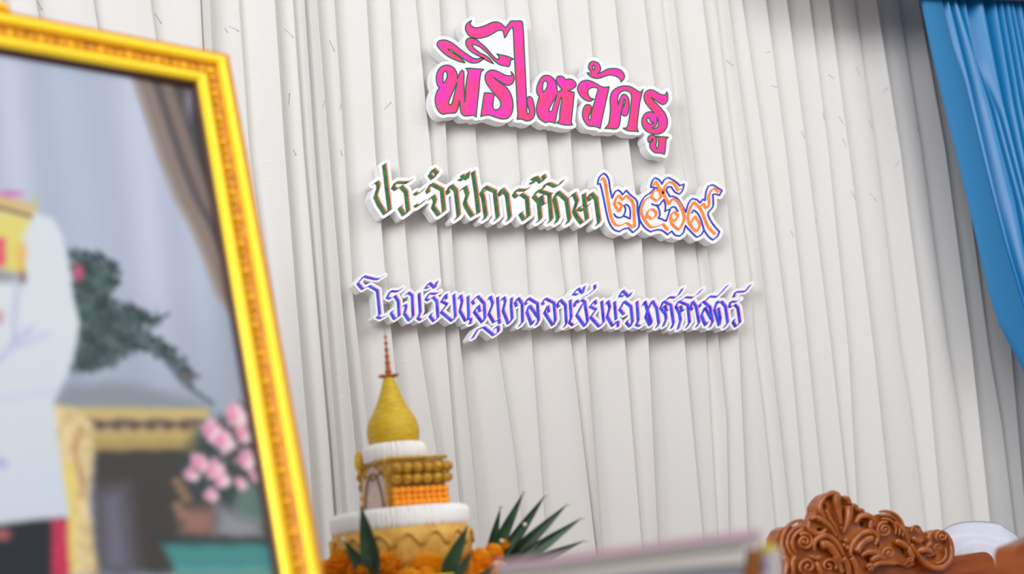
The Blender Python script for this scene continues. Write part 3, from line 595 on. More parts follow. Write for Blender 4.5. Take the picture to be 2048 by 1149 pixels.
# the portrait print: a fine sheet with its picture as colours
def smooth_mask(sd, e): return np.clip(0.5 - sd / (2 * e), 0, 1) ** 1
def print_picture(PX, PY):
    C = np.zeros(PX.shape + (3,)); 
    X = np.where(PX < -130, -260 - PX, PX); Y = PY
    f = 0.5 + 0.5 * np.sin((X - 0.10 * Y) * 0.055 + 1.0 + 0.8 * np.sin(X * 0.017)); f2_ = 0.5 + 0.5 * np.sin((X - 0.10 * Y) * 0.023 + 2)
    base = np.array((172, 182, 202.)); C[:] = base + (f[..., None] - .5) * np.array((10, 12, 10)) + (f2_[..., None] - .5) * np.array((16, 10, 12))
    g = np.clip((Y - 560) / 330, 0, 1)[..., None]; C = C * (1 - g) + np.array((150, 162, 178)) * g
    n1 = np.sin(X * .21 + 1.3 * np.sin(Y * .13)) * np.sin(Y * .19 + 1.7 * np.sin(X * .11)); n2 = np.sin(X * .09 + 2 * np.sin(Y * .05)) * np.sin(Y * .083 + 1.1)
    def put(m, c): 
        nonlocal C
        c = np.asarray(c, float); C = C * (1 - m[..., None]) + c * m[..., None]
    def poly(t, c, e=4): put(smooth_mask(poly_sdf(X + 2.5 * n1, Y + 2.5 * n2, parse(t)), e * 1.6), c)
    def ell(x, y, rx, ry, c, e=5): put(smooth_mask((np.sqrt(((X - x) / rx) ** 2 + ((Y - y) / ry) ** 2) - 1) * min(rx, ry), e), c)
    # dark drape
    ex = np.interp(Y, [100, 160, 240, 330, 400, 450, 520, 590, 625, 760], [252, 262, 288, 318, 346, 374, 404, 428, 452, 545]); dx = X - ex
    dx = dx + 0.0 * n1
    stripe = np.stack([np.interp(dx, [0, 10, 22, 34, 44, 52, 62, 74, 86, 110, 130], v) for v in ((160, 148, 128, 135, 92, 78, 122, 118, 66, 62, 70), (158, 140, 112, 118, 84, 74, 106, 104, 66, 64, 70), (160, 134, 106, 112, 86, 78, 100, 98, 70, 66, 74))], -1)
    put(smooth_mask(-dx, 5), stripe); ell(378, 200, 8, 28, (128, 122, 138), 8)
    # foliage
    sd = poly_sdf(X, Y, parse("140,505 175,502 205,512 232,528 238,565 222,600 262,612 300,628 332,632 312,652 272,655 318,678 352,702 392,752 384,772 340,722 300,706 262,700 232,726 205,738 176,742 142,750 150,640"))
    put(smooth_mask(sd + 8 * n1 - 1, 6), np.array((56, 78, 80)) + (n2[..., None] * 18 + n1[..., None] * 22) * np.array((.9, 1, 1)))
    sdm = seg_dist(X, Y, parse("330,720 370,770 425,808"), False); put(smooth_mask(sdm - 4, 4), (80, 100, 105)); ell(372, 752, 16, 10, (96, 92, 90), 6)
    ell(157, 545, 10, 17, (190, 82, 112), 6)
    # grey table top, gilt table, dark space below
    poly("95,820 130,772 250,765 330,785 420,812 420,825", (134, 142, 150), 8)
    poly("185,880 420,880 520,960 560,1149 190,1149", (60, 57, 55), 6); poly("196,985 250,975 270,1149 200,1149", (104, 102, 118), 16)
    poly("100,816 418,818 414,842 100,842", (198, 174, 112), 4); poly("150,842 410,842 405,858 150,858", (92, 70, 62), 5); poly("185,858 395,855 395,888 185,890", (186, 162, 96), 7)
    for k in range(6): ell(200 + 34 * k, 852, 9, 9, (96, 72, 62), 5)
    poly("180,886 400,884 395,904 340,898 184,902", (178, 154, 92), 5)
    poly("98,812 150,818 186,850 187,915 176,990 184,1060 196,1149 128,1149 122,1000 108,880", np.array((214, 192, 140)) + n1[..., None] * 20 + n2[..., None] * 12, 4); poly("122,930 150,928 150,1149 132,1149 126,1040", (224, 204, 104), 6)
    put(smooth_mask(np.abs(X - 158 - 8 * np.sin(Y * .04)) - 4, 5) * (Y > 850) * (Y < 1000) * .8, (170, 120, 88))
    # flowers and vase
    poly("360,930 400,860 470,830 520,850 545,1000 470,1030 380,1000", (52, 66, 66), 14); ell(505, 1015, 38, 46, (92, 118, 112), 8); poly("360,1020 430,1015 430,1070 362,1072", (146, 108, 98), 10); poly("435,1010 520,1050 545,1085 430,1075", (140, 140, 150), 10)
    for k in range(5): ell(355 + 9 * (k % 3), 965 + 16 * k, 10, 8, (150, 118, 92), 6)
    for x, y, r in ((425, 862, 22), (450, 882, 22), (475, 832, 24), (490, 868, 18), (402, 928, 20), (430, 940, 22), (385, 950, 12), (495, 918, 22), (445, 962, 16), (512, 955, 12), (482, 965, 12), (425, 992, 13), (470, 815, 12)):
        put(smooth_mask((np.sqrt((X - x) ** 2 + (Y - y) ** 2) + 5 * n1 + 3 * n2) - r, 6), (226, 176, 196))
        put(smooth_mask((np.sqrt((X - x - r * .35) ** 2 + (Y - y - r * .3) ** 2) + 4 * n2) - r * .5, 6) * .9, (240, 222, 226)); put(smooth_mask((np.sqrt((X - x + r * .4) ** 2 + (Y - y) ** 2) + 4 * n1) - r * .42, 6) * .9, (222, 128, 166))
        put(smooth_mask((np.sqrt((X - x - r * .7) ** 2 + (Y - y + r * .8) ** 2) + 3 * n1) - r * .3, 5) * .8, (60, 76, 72))
    poly("310,1076 545,1078 548,1092 325,1094", (42, 58, 62), 5); poly("325,1090 548,1088 562,1149 352,1149", (66, 136, 134), 5); poly("352,1138 562,1136 566,1149 354,1149", (96, 160, 150), 5)
    # white uniform, belt line, trousers
    poly("-400,1040 130,1030 140,1300 -400,1300", (28, 36, 42), 4); poly("103,1040 134,1038 142,1300 106,1300", (204, 48, 88), 4); poly("116,1040 121,1040 126,1300 119,1300", (168, 34, 66), 3)
    uni = np.array((206, 214, 220.)) - np.clip((Y - 650) / 400, 0, 1)[..., None] * np.array((8, 6, 2)); sdU = poly_sdf(X, Y, parse("-400,400 40,412 80,430 106,437 124,470 136,520 146,590 160,645 152,700 134,752 108,802 116,880 128,960 140,1035 60,1042 0,1050 -400,1060"))
    put(smooth_mask(sdU, 5), uni)
    for t, r_, c in (("30,690 28,640 34,590 36,570", 4, (168, 172, 212)), ("0,720 30,685 60,660", 6, (172, 180, 216)), ("30,690 50,690 90,670", 5, (182, 190, 220)), ("0,800 60,790 110,780", 4, (190, 198, 222)), ("0,925 6,928", 7, (150, 150, 205))):
        put(smooth_mask(seg_dist(X, Y, parse(t), False) - r_, 7) * smooth_mask(sdU, 4) * .8, c)
    poly("-60,408 62,436 44,480 50,545 -60,548", (216, 204, 112), 5); poly("-60,385 40,398 76,416 62,434 -60,408", (204, 178, 122), 4); put(smooth_mask(seg_dist(X, Y, parse("-40,404 62,434"), False) - 3, 3), (112, 76, 62))
    poly("-10,476 8,476 10,532 -10,536", (216, 68, 108), 4); poly("34,488 52,486 50,545 36,545", (222, 176, 92), 4); ell(45, 556, 8, 12, (124, 104, 104), 5); poly("-20,540 36,545 32,562 -20,566", (140, 146, 152), 5); ell(20, 388, 22, 6, (196, 108, 168), 5); ell(72, 402, 5, 10, (180, 184, 120), 5)
    ell(0, 635, 6, 12, (196, 130, 150), 5); ell(4, 1070, 18, 12, (166, 92, 92), 6)
    ell(-130, 395, 50, 60, (196, 160, 140), 6); ell(-130, 290, 62, 84, (204, 168, 148), 6); ell(-130, 232, 64, 42, (40, 36, 36), 8)
    return np.clip(C, 0, 255)
na, nb = 330, 420
ga = np.linspace(-FW + .085, -.085, na); gb = np.linspace(-.085, -FH + .085, nb); GA, GB = np.meshgrid(ga, gb)
PW = TR + GA[..., None] * fa + GB[..., None] * fu + fn * (-.012)
rel = PW - CAM; zc = rel @ FWD; PXX = 1024 + F * (rel @ RIGHT) / zc; PYY = 574.5 + F * (rel @ DOWN) / zc
colr = lin(print_picture(PXX, PYY)) * 0.84
Vp = PW.reshape(-1, 3); Fp = [[r * na + c, (r + 1) * na + c, (r + 1) * na + c + 1, r * na + c + 1] for r in range(nb - 1) for c in range(na - 1)]
M_print = bpy.data.materials.new('printed_portrait'); M_print.use_nodes = True; nt = M_print.node_tree; at_ = nt.nodes.new('ShaderNodeAttribute'); at_.attribute_name = 'print'
nt.links.new(at_.outputs['Color'], nt.nodes['Principled BSDF'].inputs['Base Color']); nt.nodes['Principled BSDF'].inputs['Roughness'].default_value = 0.55; nt.nodes['Principled BSDF'].inputs['Specular IOR Level'].default_value = 0.25
pr = mesh('portrait_print', Vp, Fp, M_print, portrait); ca = pr.data.color_attributes.new('print', 'FLOAT_COLOR', 'POINT')
ca.data.foreach_set('color', np.concatenate([colr.reshape(-1, 3), np.ones((na * nb, 1))], 1).astype(np.float32).ravel())
tag(pr, 'printed portrait of a person in a white uniform beside a gilt table with flowers')
easel = empty('easel', (fp(-FW / 2, -FH, -.1)[0], fp(-FW / 2, -FH, -.1)[1], 0), 'dark wooden easel holding up the gold picture frame', 'easel'); q0 = fp(-FW / 2, -FH, -.03)
for s in (-1, 1):
    q = MB(); T = fp(-FW / 2 + s * .08, -.25, -.05); Bm = fp(-FW / 2 + s * .42, -FH - .35, -.05); Bm = T + (Bm - T) * (T[2] / (T[2] - Bm[2])); q.tube([T, Bm], .018, 8); q.build('leg', M_slip, easel)
q = MB(); T = fp(-FW / 2, -.3, -.06); q.tube([T, np.array([T[0] - .1, T[1] + .75, 0.0])], .018, 8); q.build('leg', M_slip, easel)
q = MB(); q.tube([fp(-FW + .2, -FH - .014, -.01), fp(-.2, -FH - .014, -.01)], .014, 8); q.tube([fp(-FW + .25, -FH - .016, -.06), fp(-.25, -FH - .016, -.06)], .016, 8)
for a in (-.35, -FW + .35): q.tube([fp(a, -FH - .016, .0), fp(a, -FH - .016, -.07)], .012, 8)
q.build('ledge', M_slip, easel)
# ------------------------------------------------------------------ flower offering
AX = pt(789, 900, 3.1); Y0 = AX[1]
def zo(py): return at(789, py, Y0)[2]
PXM = 3.1 / F
er = np.array([RIGHT[0], RIGHT[1], 0]); er /= np.linalg.norm(er); ev = np.array([FWD[0], FWD[1], 0]); ev /= np.linalg.norm(ev)
M_dome = mat('gilded_thread', (222, 188, 34), 0.5, 0.05, rgb2=(198, 156, 18), vscale=90, stretch=(.4, .4, 3))
M_spire = mat('copper_spire', (176, 92, 40), 0.4, 0.3)
M_jas = mat('white_buds', (246, 244, 242), 0.85)
M_tan = mat('gold_brocade', (206, 150, 60), 0.55, rgb2=(224, 182, 84), vscale=40)
M_lace = mat('lace_panel', (222, 208, 198), 0.8, rgb2=(206, 186, 172), vscale=60)
M_braid = mat('brown_braid', (168, 122, 100), 0.8)
M_orb = mat('orange_buds', (252, 166, 30), 0.6, rgb2=(244, 142, 14), vscale=70)
M_goldb = mat('gold_buds', (200, 156, 34), 0.45, 0.1, rgb2=(164, 116, 18), vscale=80)
M_mari = mat('marigold_petals', (255, 180, 18), 0.65, rgb2=(255, 160, 8), vscale=35)
M_mari.node_tree.nodes['Principled BSDF'].inputs['Subsurface Weight'].default_value = 0.6; M_mari.node_tree.nodes['Principled BSDF'].inputs['Subsurface Radius'].default_value = (1, .5, .1); M_mari.node_tree.nodes['Principled BSDF'].inputs['Subsurface Scale'].default_value = 0.012
M_fin = mat('yellow_finial', (236, 200, 56), 0.45, rgb2=(206, 160, 30), vscale=90)
M_leaf = mat('palm_leaf', (42, 78, 46), 0.45, rgb2=(26, 54, 34), vscale=24)
M_pearl = mat('pearl', (206, 202, 194), 0.35)
off = empty('flower_offering', (AX[0], AX[1], zo(1235)), 'golden domed flower offering with tall spire, orange marigolds and palm leaves', 'flower offering')
c0 = (AX[0], AX[1], 0)
q = MB()
prof = [(47, 893), (50, 886), (52, 874), (52.5, 862), (50.5, 850), (46, 838), (37, 824), (30, 810), (24, 796), (20, 786), (16.5, 776), (13.5, 766), (11, 758), (5, 754)]
fine = []
for (r0, y0), (r1, y1) in zip(prof[:-1], prof[1:]):
    nn = max(2, int(abs(y1 - y0) / 0.9))
    for i in range(nn): u = i / nn; yy = y0 + (y1 - y0) * u; fine.append(((r0 + (r1 - r0) * u + 0.55 * abs(math.sin(yy * 0.62))) * PXM, zo(yy)))
q.lathe(c0, fine, 40); q.build('dome', [M_dome], off, smooth=True)
q = MB(); sp = []
for i in range(80):
    u = i / 79; y_ = 756 - 100 * u; r = 11.5 * (1 - u) ** 1.3 + .9
    for yb, rb in ((744, 13), (726, 9.5), (713, 7.5), (700, 6), (687, 4.6), (675, 3.2)): r = max(r * .9, rb * math.exp(-((y_ - yb) / 4.2) ** 2))
    sp.append((r * PXM, zo(y_)))
q.lathe(c0, sp, 16); q.build('spire', [M_spire], off, smooth=True)
q = MB()
for k in range(6):
    a = k * math.pi / 3 + .2; d = np.array([math.cos(a), math.sin(a), 0]); b0 = np.array([AX[0], AX[1], zo(754)])
    q.tube([b0 + d * 5 * PXM, b0 + d * 14 * PXM + (0, 0, .002), b0 + d * 24 * PXM + (0, 0, .003)], [.0035, .004, .001], 6, flat=.5)
q.build('spire_collar', [M_spire], off, smooth=True)
def budring(name, r, y0, y1, nrow, sz):
    q = MB(); z0, z1 = zo(y1), zo(y0); q.lathe(c0, [((r - 9) * PXM, z0), ((r - 4) * PXM, z0 + .25 * (z1 - z0)), ((r - 4) * PXM, z0 + .75 * (z1 - z0)), ((r - 9) * PXM, z1)], 48)
    n = int(2 * math.pi * r * PXM / (sz * 1.25)); h = (z1 - z0) / 2
    for k in range(n):                                       # buds strung upright side by side, with a crown of buds on top
        a = 2 * math.pi * (k + RNG.rand() * .5) / n; rr = (r - 3 + 1.5 * RNG.rand()) * PXM
        q.ball((AX[0] + rr * math.cos(a), AX[1] + rr * math.sin(a), z0 + h * (1 + .1 * (RNG.rand() - .5))), h, (sz / h, sz / h, 1), seg=8)
        rr = (r - 8) * PXM; q.ball((AX[0] + rr * math.cos(a), AX[1] + rr * math.sin(a), z1 - .001), sz, (1, 1, 1), seg=6)
    return q.build(name, [M_jas], off, smooth=True)
budring('bud_ring', 62, 893, 926, 4, .0055); budring('bud_ring', 136, 1026, 1064, 5, .0055)
# middle tier: a square block turned so that one corner faces the camera
sN = 0.147; dl = -er * .53 + ev * .848; dr = er * .848 + ev * .53
Nc = np.array([AX[0], AX[1], 0]) + er * (801 - 789) * PXM - (dl + dr) * sN / 2 
def tier(u, v, z, out=0.0, side='l'):                            # u along the facet, out away from it
    base = Nc + (dl * u if side == 'l' else dr * u); nrm = -dr if side == 'l' else -dl
    p = base + nrm * out; return np.array([p[0], p[1], z])
zA, zB = zo(1030), zo(930)
q = MB(); P4 = [Nc, Nc + dr * sN, Nc + dr * sN + dl * sN, Nc + dl * sN]; P4 = [np.array([p[0], p[1], 0]) for p in P4]
q.add([p + (0, 0, zA - .01) for p in P4] + [p + (0, 0, zB) for p in P4], [[0, 1, 2, 3], [7, 6, 5, 4], [0, 4, 5, 1], [1, 5, 6, 2], [2, 6, 7, 3], [3, 7, 4, 0]]); q.build('tier_block', [M_tan], off)
q = MB(); lp = [(.012, 0), (.135, 0), (.135, .62), (.075, 1), (.012, .62)]
fr = [tier(u * sN / .147, 0, zA + .006 + (zB - zA - .004) * v, .004) for u, v in lp]; bk = [tier(u * sN / .147, 0, zA + .006 + (zB - zA - .004) * v, -.001) for u, v in lp]
q.add(fr + bk, [[0, 1, 2, 3, 4]] + [[i, (i + 1) % 5, (i + 1) % 5 + 5, i + 5] for i in range(5)]); niche = q.build('niche_panel', [M_lace], off)
q = MB(); ap = []
for i in range(15):
    u = i / 14; ap.append(tier(.022 + .105 * u, 0, zA + .012 + (zB - zA) * .72 * math.sin(math.pi * u) ** .6, .006))
q.tube(ap, .0038, 6); q.tube([tier(.02, 0, zB - .02, .006), tier(.075, 0, zB - .036, .006), tier(.125, 0, zB - .02, .006)], .003, 6); q.sub('arch_braid', [M_braid], niche)
for dirc, base in ((-1, Nc), (1, Nc + dl * sN)):                  # bead blocks on the two beaded sides
    nrm = dl * dirc
    q = MB(); qg = MB()
    for j in range(4):
        for i in range(9):
            p = base + dr * (sN * (.06 + .11 * i)) + nrm * (.010 + .004 * (j % 2)); q.ball((p[0], p[1], zo(1024 - 11.5 * j)), .0098, (1, 1, .9), seg=10)
    for j in range(2):
        for i in range(6):
            p = base + dr * (sN * (.08 + .18 * i)) + nrm * (.016 + .006 * j); qg.ball((p[0], p[1], zo(967 - 21 * j)), .0142, (1, 1, .9), seg=12)
    q.build('orange_bud_block', [M_orb], off, smooth=True); qg.build('gold_bud_rows', [M_goldb], off, smooth=True)
q = MB()
for i in range(24): q.ball(tier(.0, 0, zA + (zB - zA) * i / 23, .006), .0045, seg=8)
for i in range(24): p = tier(sN * i / 23, 0, zB + .004, .012, 'r'); q.ball(p, .005, seg=8); q.ball(tier(sN * i / 23, 0, zB + .002, .006), .0045, seg=8)
q.build('gold_edging', [M_goldb], off, smooth=True)
for u, s_ in ((sN * .97, 'l'),): q = MB(); p = tier(u, 0, zo(918), .004, s_); q.ball(p, .0125, (1, 1, 2.3), seg=12); q.build('corner_finial', [M_fin], off, smooth=True)
q = MB(); q.lathe(c0, [(.10, zo(1185)), (.15, zo(1150)), (.164, zo(1118)), (.166, zo(1090)), (.163, zo(1062)), (.10, zo(1058))], 48)
for k in range(16): a = k * math.pi / 8; d = np.array([math.cos(a), math.sin(a), 0]); q.tube([np.array([AX[0], AX[1], zo(1100 - 26 * abs(math.sin(u * math.pi)))]) + .167 * np.array([math.cos(a + (u - .5) * .36), math.sin(a + (u - .5) * .36), 0]) for u in np.linspace(0, 1, 9)], .0045, 6)
q.build('base_drum', [M_tan], off, smooth=True)
q = MB(); zt_ = zo(1180); q.lathe(c0, [(.115, zo(1235)), (.11, zo(1228)), (.05, zo(1215)), (.04, zo(1200)), (.12, zo(1188)), (.22, zo(1165)), (.226, zo(1160)), (.21, zo(1164)), (.10, zo(1180))], 48); q.build('pedestal_tray', [M_gold], off, smooth=True)
# marigolds
def marigold_mesh():
    q = MB(); q.ball((0, 0, 0), .021, (1, 1, .8), seg=14)
    for j in range(9):
        el = -.5 + j * .235; n = max(4, int(15 * math.cos(el) + 3))
        for k in range(n):
            a = 2 * math.pi * (k + .5 * (j % 2)) / n + RNG.rand() * .25; e2 = el + (RNG.rand() - .5) * .2
            o_ = np.array([math.cos(a) * math.cos(e2), math.sin(a) * math.cos(e2), math.sin(e2)]); t1 = np.array([-math.sin(a), math.cos(a), 0]); t2 = np.cross(o_, t1)
            wd = .0072; V = []
            for u, wv, lift in ((.0, .5, 0), (.5, 1.0, .004), (1.0, 1.15, -.001)):
                for s in (-1, 0, 1):
                    c = o_ * (.017 + .0145 * u) + t2 * (.003 + .006 * u * u); V.append(c + t1 * s * wd * wv + o_ * (lift * abs(s) + (.0025 * (RNG.rand() - .3) if u == 1 else 0)))
            q.add(V, [[0, 1, 4, 3], [1, 2, 5, 4], [3, 4, 7, 6], [4, 5, 8, 7]])
    return q
mp_ = marigold_mesh(); mg0 = None
for px, py, d, s in ((776, 1134, 2.90, 1.3), (852, 1140, 2.90, 1.3), (690, 1134, 2.95, 1.28), (655, 1150, 2.98, 1.0), (728, 1150, 2.86, 1.1), (955, 1126, 2.95, 1.05), (985, 1110, 3.0, .8), (935, 1156, 2.88, 1.1), (1010, 1092, 3.06, .45), (995, 1148, 2.95, .95), (815, 1172, 2.86, 1.2)):
    if mg0 is None: o = mg0 = mp_.build('marigold', [M_mari], smooth=True)
    else: o = mg0.copy(); COL.objects.link(o)
    o.parent = off; o.location = Vector(pt(px, py, d)) - off.location; o.scale = (s, s, s); o.rotation_euler = (.5 + .4 * RNG.rand(), .4 * RNG.rand() - .3, RNG.rand() * 6)
# leaves with a pearl on every tip
def leaf(bx, by, tx, ty, d, wpx, dt=0.0, bend=0.0, pearl=True):
    wpx *= 1.08
    A, B = pt(bx, by, d), pt(tx, ty, d + dt); ax = B - A; L = np.linalg.norm(ax); side = np.cross(ax / L, FWD); side /= np.linalg.norm(side); nf = np.cross(side, ax / L); V = []; Fs = []
    n = 14
    for i in range(n + 1):
        u = i / n; wv = wpx * d / F * (min(1, (u + .12) / .42) ** .7 * (1 - max(0, (u - .35) / .65) ** 1.5) + .03) * .5
        c = A + ax * u + side * bend * L * math.sin(math.pi * u)
        for s in (-1, 0, 1): V.append(c + side * s * wv - nf * (abs(s) * wv * .45) + nf * 0)
        for s in (1, 0, -1): V.append(c + side * s * wv - nf * (abs(s) * wv * .45) + nf * .0012)
    for i in range(n):
        for k in range(6): Fs.append([i * 6 + k, i * 6 + (k + 1) % 6, i * 6 + 6 + (k + 1) % 6, i * 6 + 6 + k])
    Fs += [[0, 1, 2, 3, 4, 5][::-1], [n * 6 + k for k in range(6)]]
    lf = mesh('palm_leaf', V, Fs, [M_leaf], off, smooth=False)
    if pearl: q = MB(); q.ball(B + ax / L * .003, 4.3 * d / F, seg=12); q.sub('pearl', [M_pearl], lf)
for a in ((752, 1165, 722, 1012, 2.84, 34), (748, 1168, 688, 1082, 2.84, 28), (884, 1165, 936, 1052, 2.86, 28), (905, 1170, 946, 1100, 2.84, 18), (935, 1180, 990, 1130, 2.84, 16),
          (975, 1130, 1001, 1016, 3.12, 17), (972, 1140, 1047, 986, 3.12, 23), (985, 1140, 1090, 992, 3.14, 22), (990, 1145, 1134, 1010, 3.1, 25), (1000, 1148, 1163, 1037, 3.1, 25), (1020, 1142, 1170, 1082, 3.08, 18), (970, 1150, 1048, 1052, 3.06, 24), (965, 1158, 1002, 1085, 3.04, 26), (985, 1158, 1080, 1085, 3.04, 24)): leaf(*a, pearl=a[0] != 985 or a[2] != 1080)
zt = zo(1235)
def table(name, c, sz, zt, label, m):
    t = empty(name, (c[0], c[1], 0), label, 'table'); q = MB(); q.box((c[0], c[1], zt - .015), (sz[0], sz[1], .03), bevel=.004); q.build('table_top', [m], t)
    for sx in (-1, 1):
        for sy in (-1, 1): q = MB(); q.box((c[0] + sx * (sz[0] / 2 - .04), c[1] + sy * (sz[1] / 2 - .04), (zt - .03) / 2), (.05, .05, zt - .03)); q.build('leg', [m], t)
    return t
table('side_table', (AX[0], AX[1]), (.6, .5), zt, 'small wooden table under the golden flower offering', M_woodp)

# ------------------------------------------------------------------ booklets on a stand close to the camera
DB = 1.62
M_bk = [mat('paper_rose', (180, 150, 164), .8), mat('paper_grey', (164, 158, 163), .85), mat('paper_olive', (122, 126, 98), .8), mat('paper_white', (196, 195, 190), .85), mat('paper_mauve', (112, 98, 102), .8), mat('paper_blue', (128, 140, 150), .85)]
xs = np.linspace(990, 1525, 28)
def line(*p): return np.interp(xs, [a for a, b2 in p], [b2 for a, b2 in p])
def smooth1(v):
    for _ in range(3): v = np.concatenate([[v[0]], (v[:-2] + 2 * v[1:-1] + v[2:]) / 4, [v[-1]]])
    return v
LN = [smooth1(line((990, 1123), (1100, 1113), (1250, 1095), (1400, 1073), (1525, 1060))), smooth1(line((990, 1131), (1100, 1124), (1250, 1106), (1400, 1085), (1525, 1071))),
      smooth1(line((990, 1150), (1100, 1143), (1300, 1117), (1400, 1105), (1525, 1092))), smooth1(line((990, 1158), (1100, 1150), (1300, 1124), (1400, 1112), (1525, 1099))),
      smooth1(line((990, 1180), (1100, 1172), (1300, 1145), (1400, 1136), (1525, 1127))), smooth1(line((990, 1186), (1100, 1178), (1300, 1151), (1400, 1142), (1525, 1134))),
      smooth1(line((990, 1225), (1100, 1217), (1300, 1195), (1400, 1188), (1525, 1180)))]
DEEP = ev * .15
def slab(lo, hi, inset):
    V = []; Fs = []; n = len(xs)
    for i, x in enumerate(xs):
        if lo > 2: x = xs[0] + (x - xs[0]) * .935
        if inset: x = xs[0] + 4 + (x - xs[0]) * (1 - 10 / 535)
        a, b2 = pt(x, LN[hi][i], DB + inset), pt(x, LN[lo][i], DB + inset); V += [a, b2, b2 + DEEP, a + DEEP]
    for i in range(n - 1):
        for k in range(4): Fs.append([i * 4 + k, i * 4 + (k + 1) % 4, i * 4 + 4 + (k + 1) % 4, i * 4 + 4 + k])
    Fs += [[3, 2, 1, 0], [(n - 1) * 4 + k for k in range(4)]]; return V, Fs
for k, lab in enumerate(('topmost grey booklet with a dull rose cover, lying on the blurred stack in front', 'pale booklet with a thin olive cover in the middle of the blurred stack', 'lowest booklet of the blurred stack, bluish grey under a mauve cover')):
    b0 = pt(1250, 1110 + 40 * k, DB); bo = empty('booklet', b0, lab, 'booklet', 'booklets stacked in the foreground')
    V, Fs = slab(2 * k + 1, 2 * k, 0); mesh('cover', V, Fs, [M_bk[2 * k]], bo); V, Fs = slab(2 * k + 2, 2 * k + 1, .004); mesh('pages', V, Fs, [M_bk[2 * k + 1]], bo)
zs_ = min(pt(990, 1225, DB)[2], pt(1525, 1180, DB)[2]) - .012
cb = pt(1255, 1200, DB) + ev * .075; ang = math.atan2(er[1], er[0])
M_car = [mat('carton_white', (226, 230, 236), .5), mat('carton_yellow', (226, 222, 92), .5), mat('carton_orange', (214, 142, 70), .5), mat('carton_blue', (120, 128, 214), .5)]
DCc = 1.72; cB = pt(1533, 1200, DCc); carton = empty('small_carton', (cB[0], cB[1], zs_ + .0), 'small white carton with yellow top and blue and orange patches, right of the booklet stack', 'carton')
def quad(name, pts_, m, d0, th_): 
    q = MB(); a = [pt(x, y, d0) for x, y in pts_]; b2 = [p + ev * th_ for p in a]; n = len(a); q.add(a + b2, [list(range(n)), list(range(n, 2 * n))[::-1]] + [[i, (i + 1) % n, (i + 1) % n + n, i + n] for i in range(n)]); return q.build(name, [m], carton)
zc0 = zs_; yb_ = 1150
while pt(1533, yb_, DCc)[2] > zs_: yb_ += 2
quad('body', [(1522, yb_), (1566, yb_), (1560, 1096), (1526, 1094)], M_car[0], DCc, .035)
quad('yellow_flap', [(1524, 1107), (1551, 1106), (1548, 1087), (1530, 1088)], M_car[1], DCc - .002, .03); quad('orange_side', [(1492, 1150), (1523, 1150), (1526, 1098), (1498, 1100)], M_car[2], DCc + .004, .03); quad('blue_patch', [(1525, 1142), (1533, 1143), (1534, 1124), (1527, 1123)], M_car[3], DCc - .002, .004)
st = empty('reading_stand', (cb[0], cb[1], 0), 'plain stand under the stack of booklets at the bottom edge', 'stand'); Rz = Matrix.Rotation(ang, 3, 'Z')
q = MB(); q.box((cb[0], cb[1], zs_ - .012), (.52, .30, .024), Rz, bevel=.003); q.build('top', [M_woodp], st); q = MB(); q.box((cb[0], cb[1], (zs_ - .024) / 2 + .01), (.08, .08, zs_ - .044), Rz); q.build('post', [M_woodp], st); q = MB(); q.box((cb[0], cb[1], .01), (.4, .3, .02), Rz); q.build('foot', [M_woodp], st)
q = MB(); q.box((cb[0], cb[1], zs_ + .004), (.30, .13, .008), Rz); tag(q.build('paper_pad', [M_bk[3]], origin=(cb[0], cb[1], zs_)), 'white pad of paper under the booklet stack, below the picture edge', 'paper pad')

# ------------------------------------------------------------------ carved chairs
YC = pt(1720, 1060, 3.55)[1]
K3 = ((1520, 960), 6.08); K4 = ((1740, 1000), 6.65)
def g3(t): return conv(parse(t), *K3)
def g4(t): return conv(parse(t), *K4)
xc_, _, _ = at(1738, 1149, YC)
chair = empty('carved_chair', (xc_, YC + .2, 0), 'brown wooden chair whose crest is carved with scrolls and leaves, before the white cover', 'chair', None)
sil = g3("215,1149 205,1060 200,960 190,830 200,700 250,612 320,570 420,570 520,600 570,540 600,480 660,460 690,390 690,320 740,240 800,180 880,150 940,168 985,200 1040,195 1080,240 1110,290 1170,300 1190,350 1250,370 1280,420 1330,430 1385,450")
sil += g4("60,215 140,188 220,182 300,200 400,268 470,350 520,372 600,348 670,360 710,440 800,430 900,395 990,420 1060,500 1105,600 1112,720 1080,850 1000,945 900,962 780,925 690,850 610,800 590,870 500,910 400,865 250,850 150,870 60,940 0,991 -80,1040 -200,1090")
sil += [(1700, 1160), (1556, 1160)]
fc = Field(1540, 970, 1925, 1175); fc.merge(sil, 30)
for t, o in ((g3("350,1010 400,1010 415,1060 410,1130 350,1130 340,1060"), 0), (g3("800,1040 860,1025 880,1060 850,1100 800,1100"), 0), (g3("690,590 760,590 775,630 740,655 700,640"), 0), (g3("765,290 800,300 812,350 790,385 768,360"), 0), (g3("1005,370 1035,360 1045,430 1030,510 1010,490"), 0), (g3("1215,510 1250,510 1270,560 1240,590 1215,560"), 0), (g3("1290,970 1350,945 1390,970 1370,1005 1300,1005"), 0),
             (g4("740,760 840,750 880,720 890,770 850,815 780,820"), 0), (g4("400,640 470,640 490,700 470,755 430,720"), 0), (g4("690,540 730,545 735,590 700,595"), 0), (g4("100,560 125,570 120,640 90,650"), 0), (g3("545,1035 605,1030 620,1080 580,1110 545,1090"), 0)): fc.merge(crom(t, True, 80, 3), 4, hole=True)
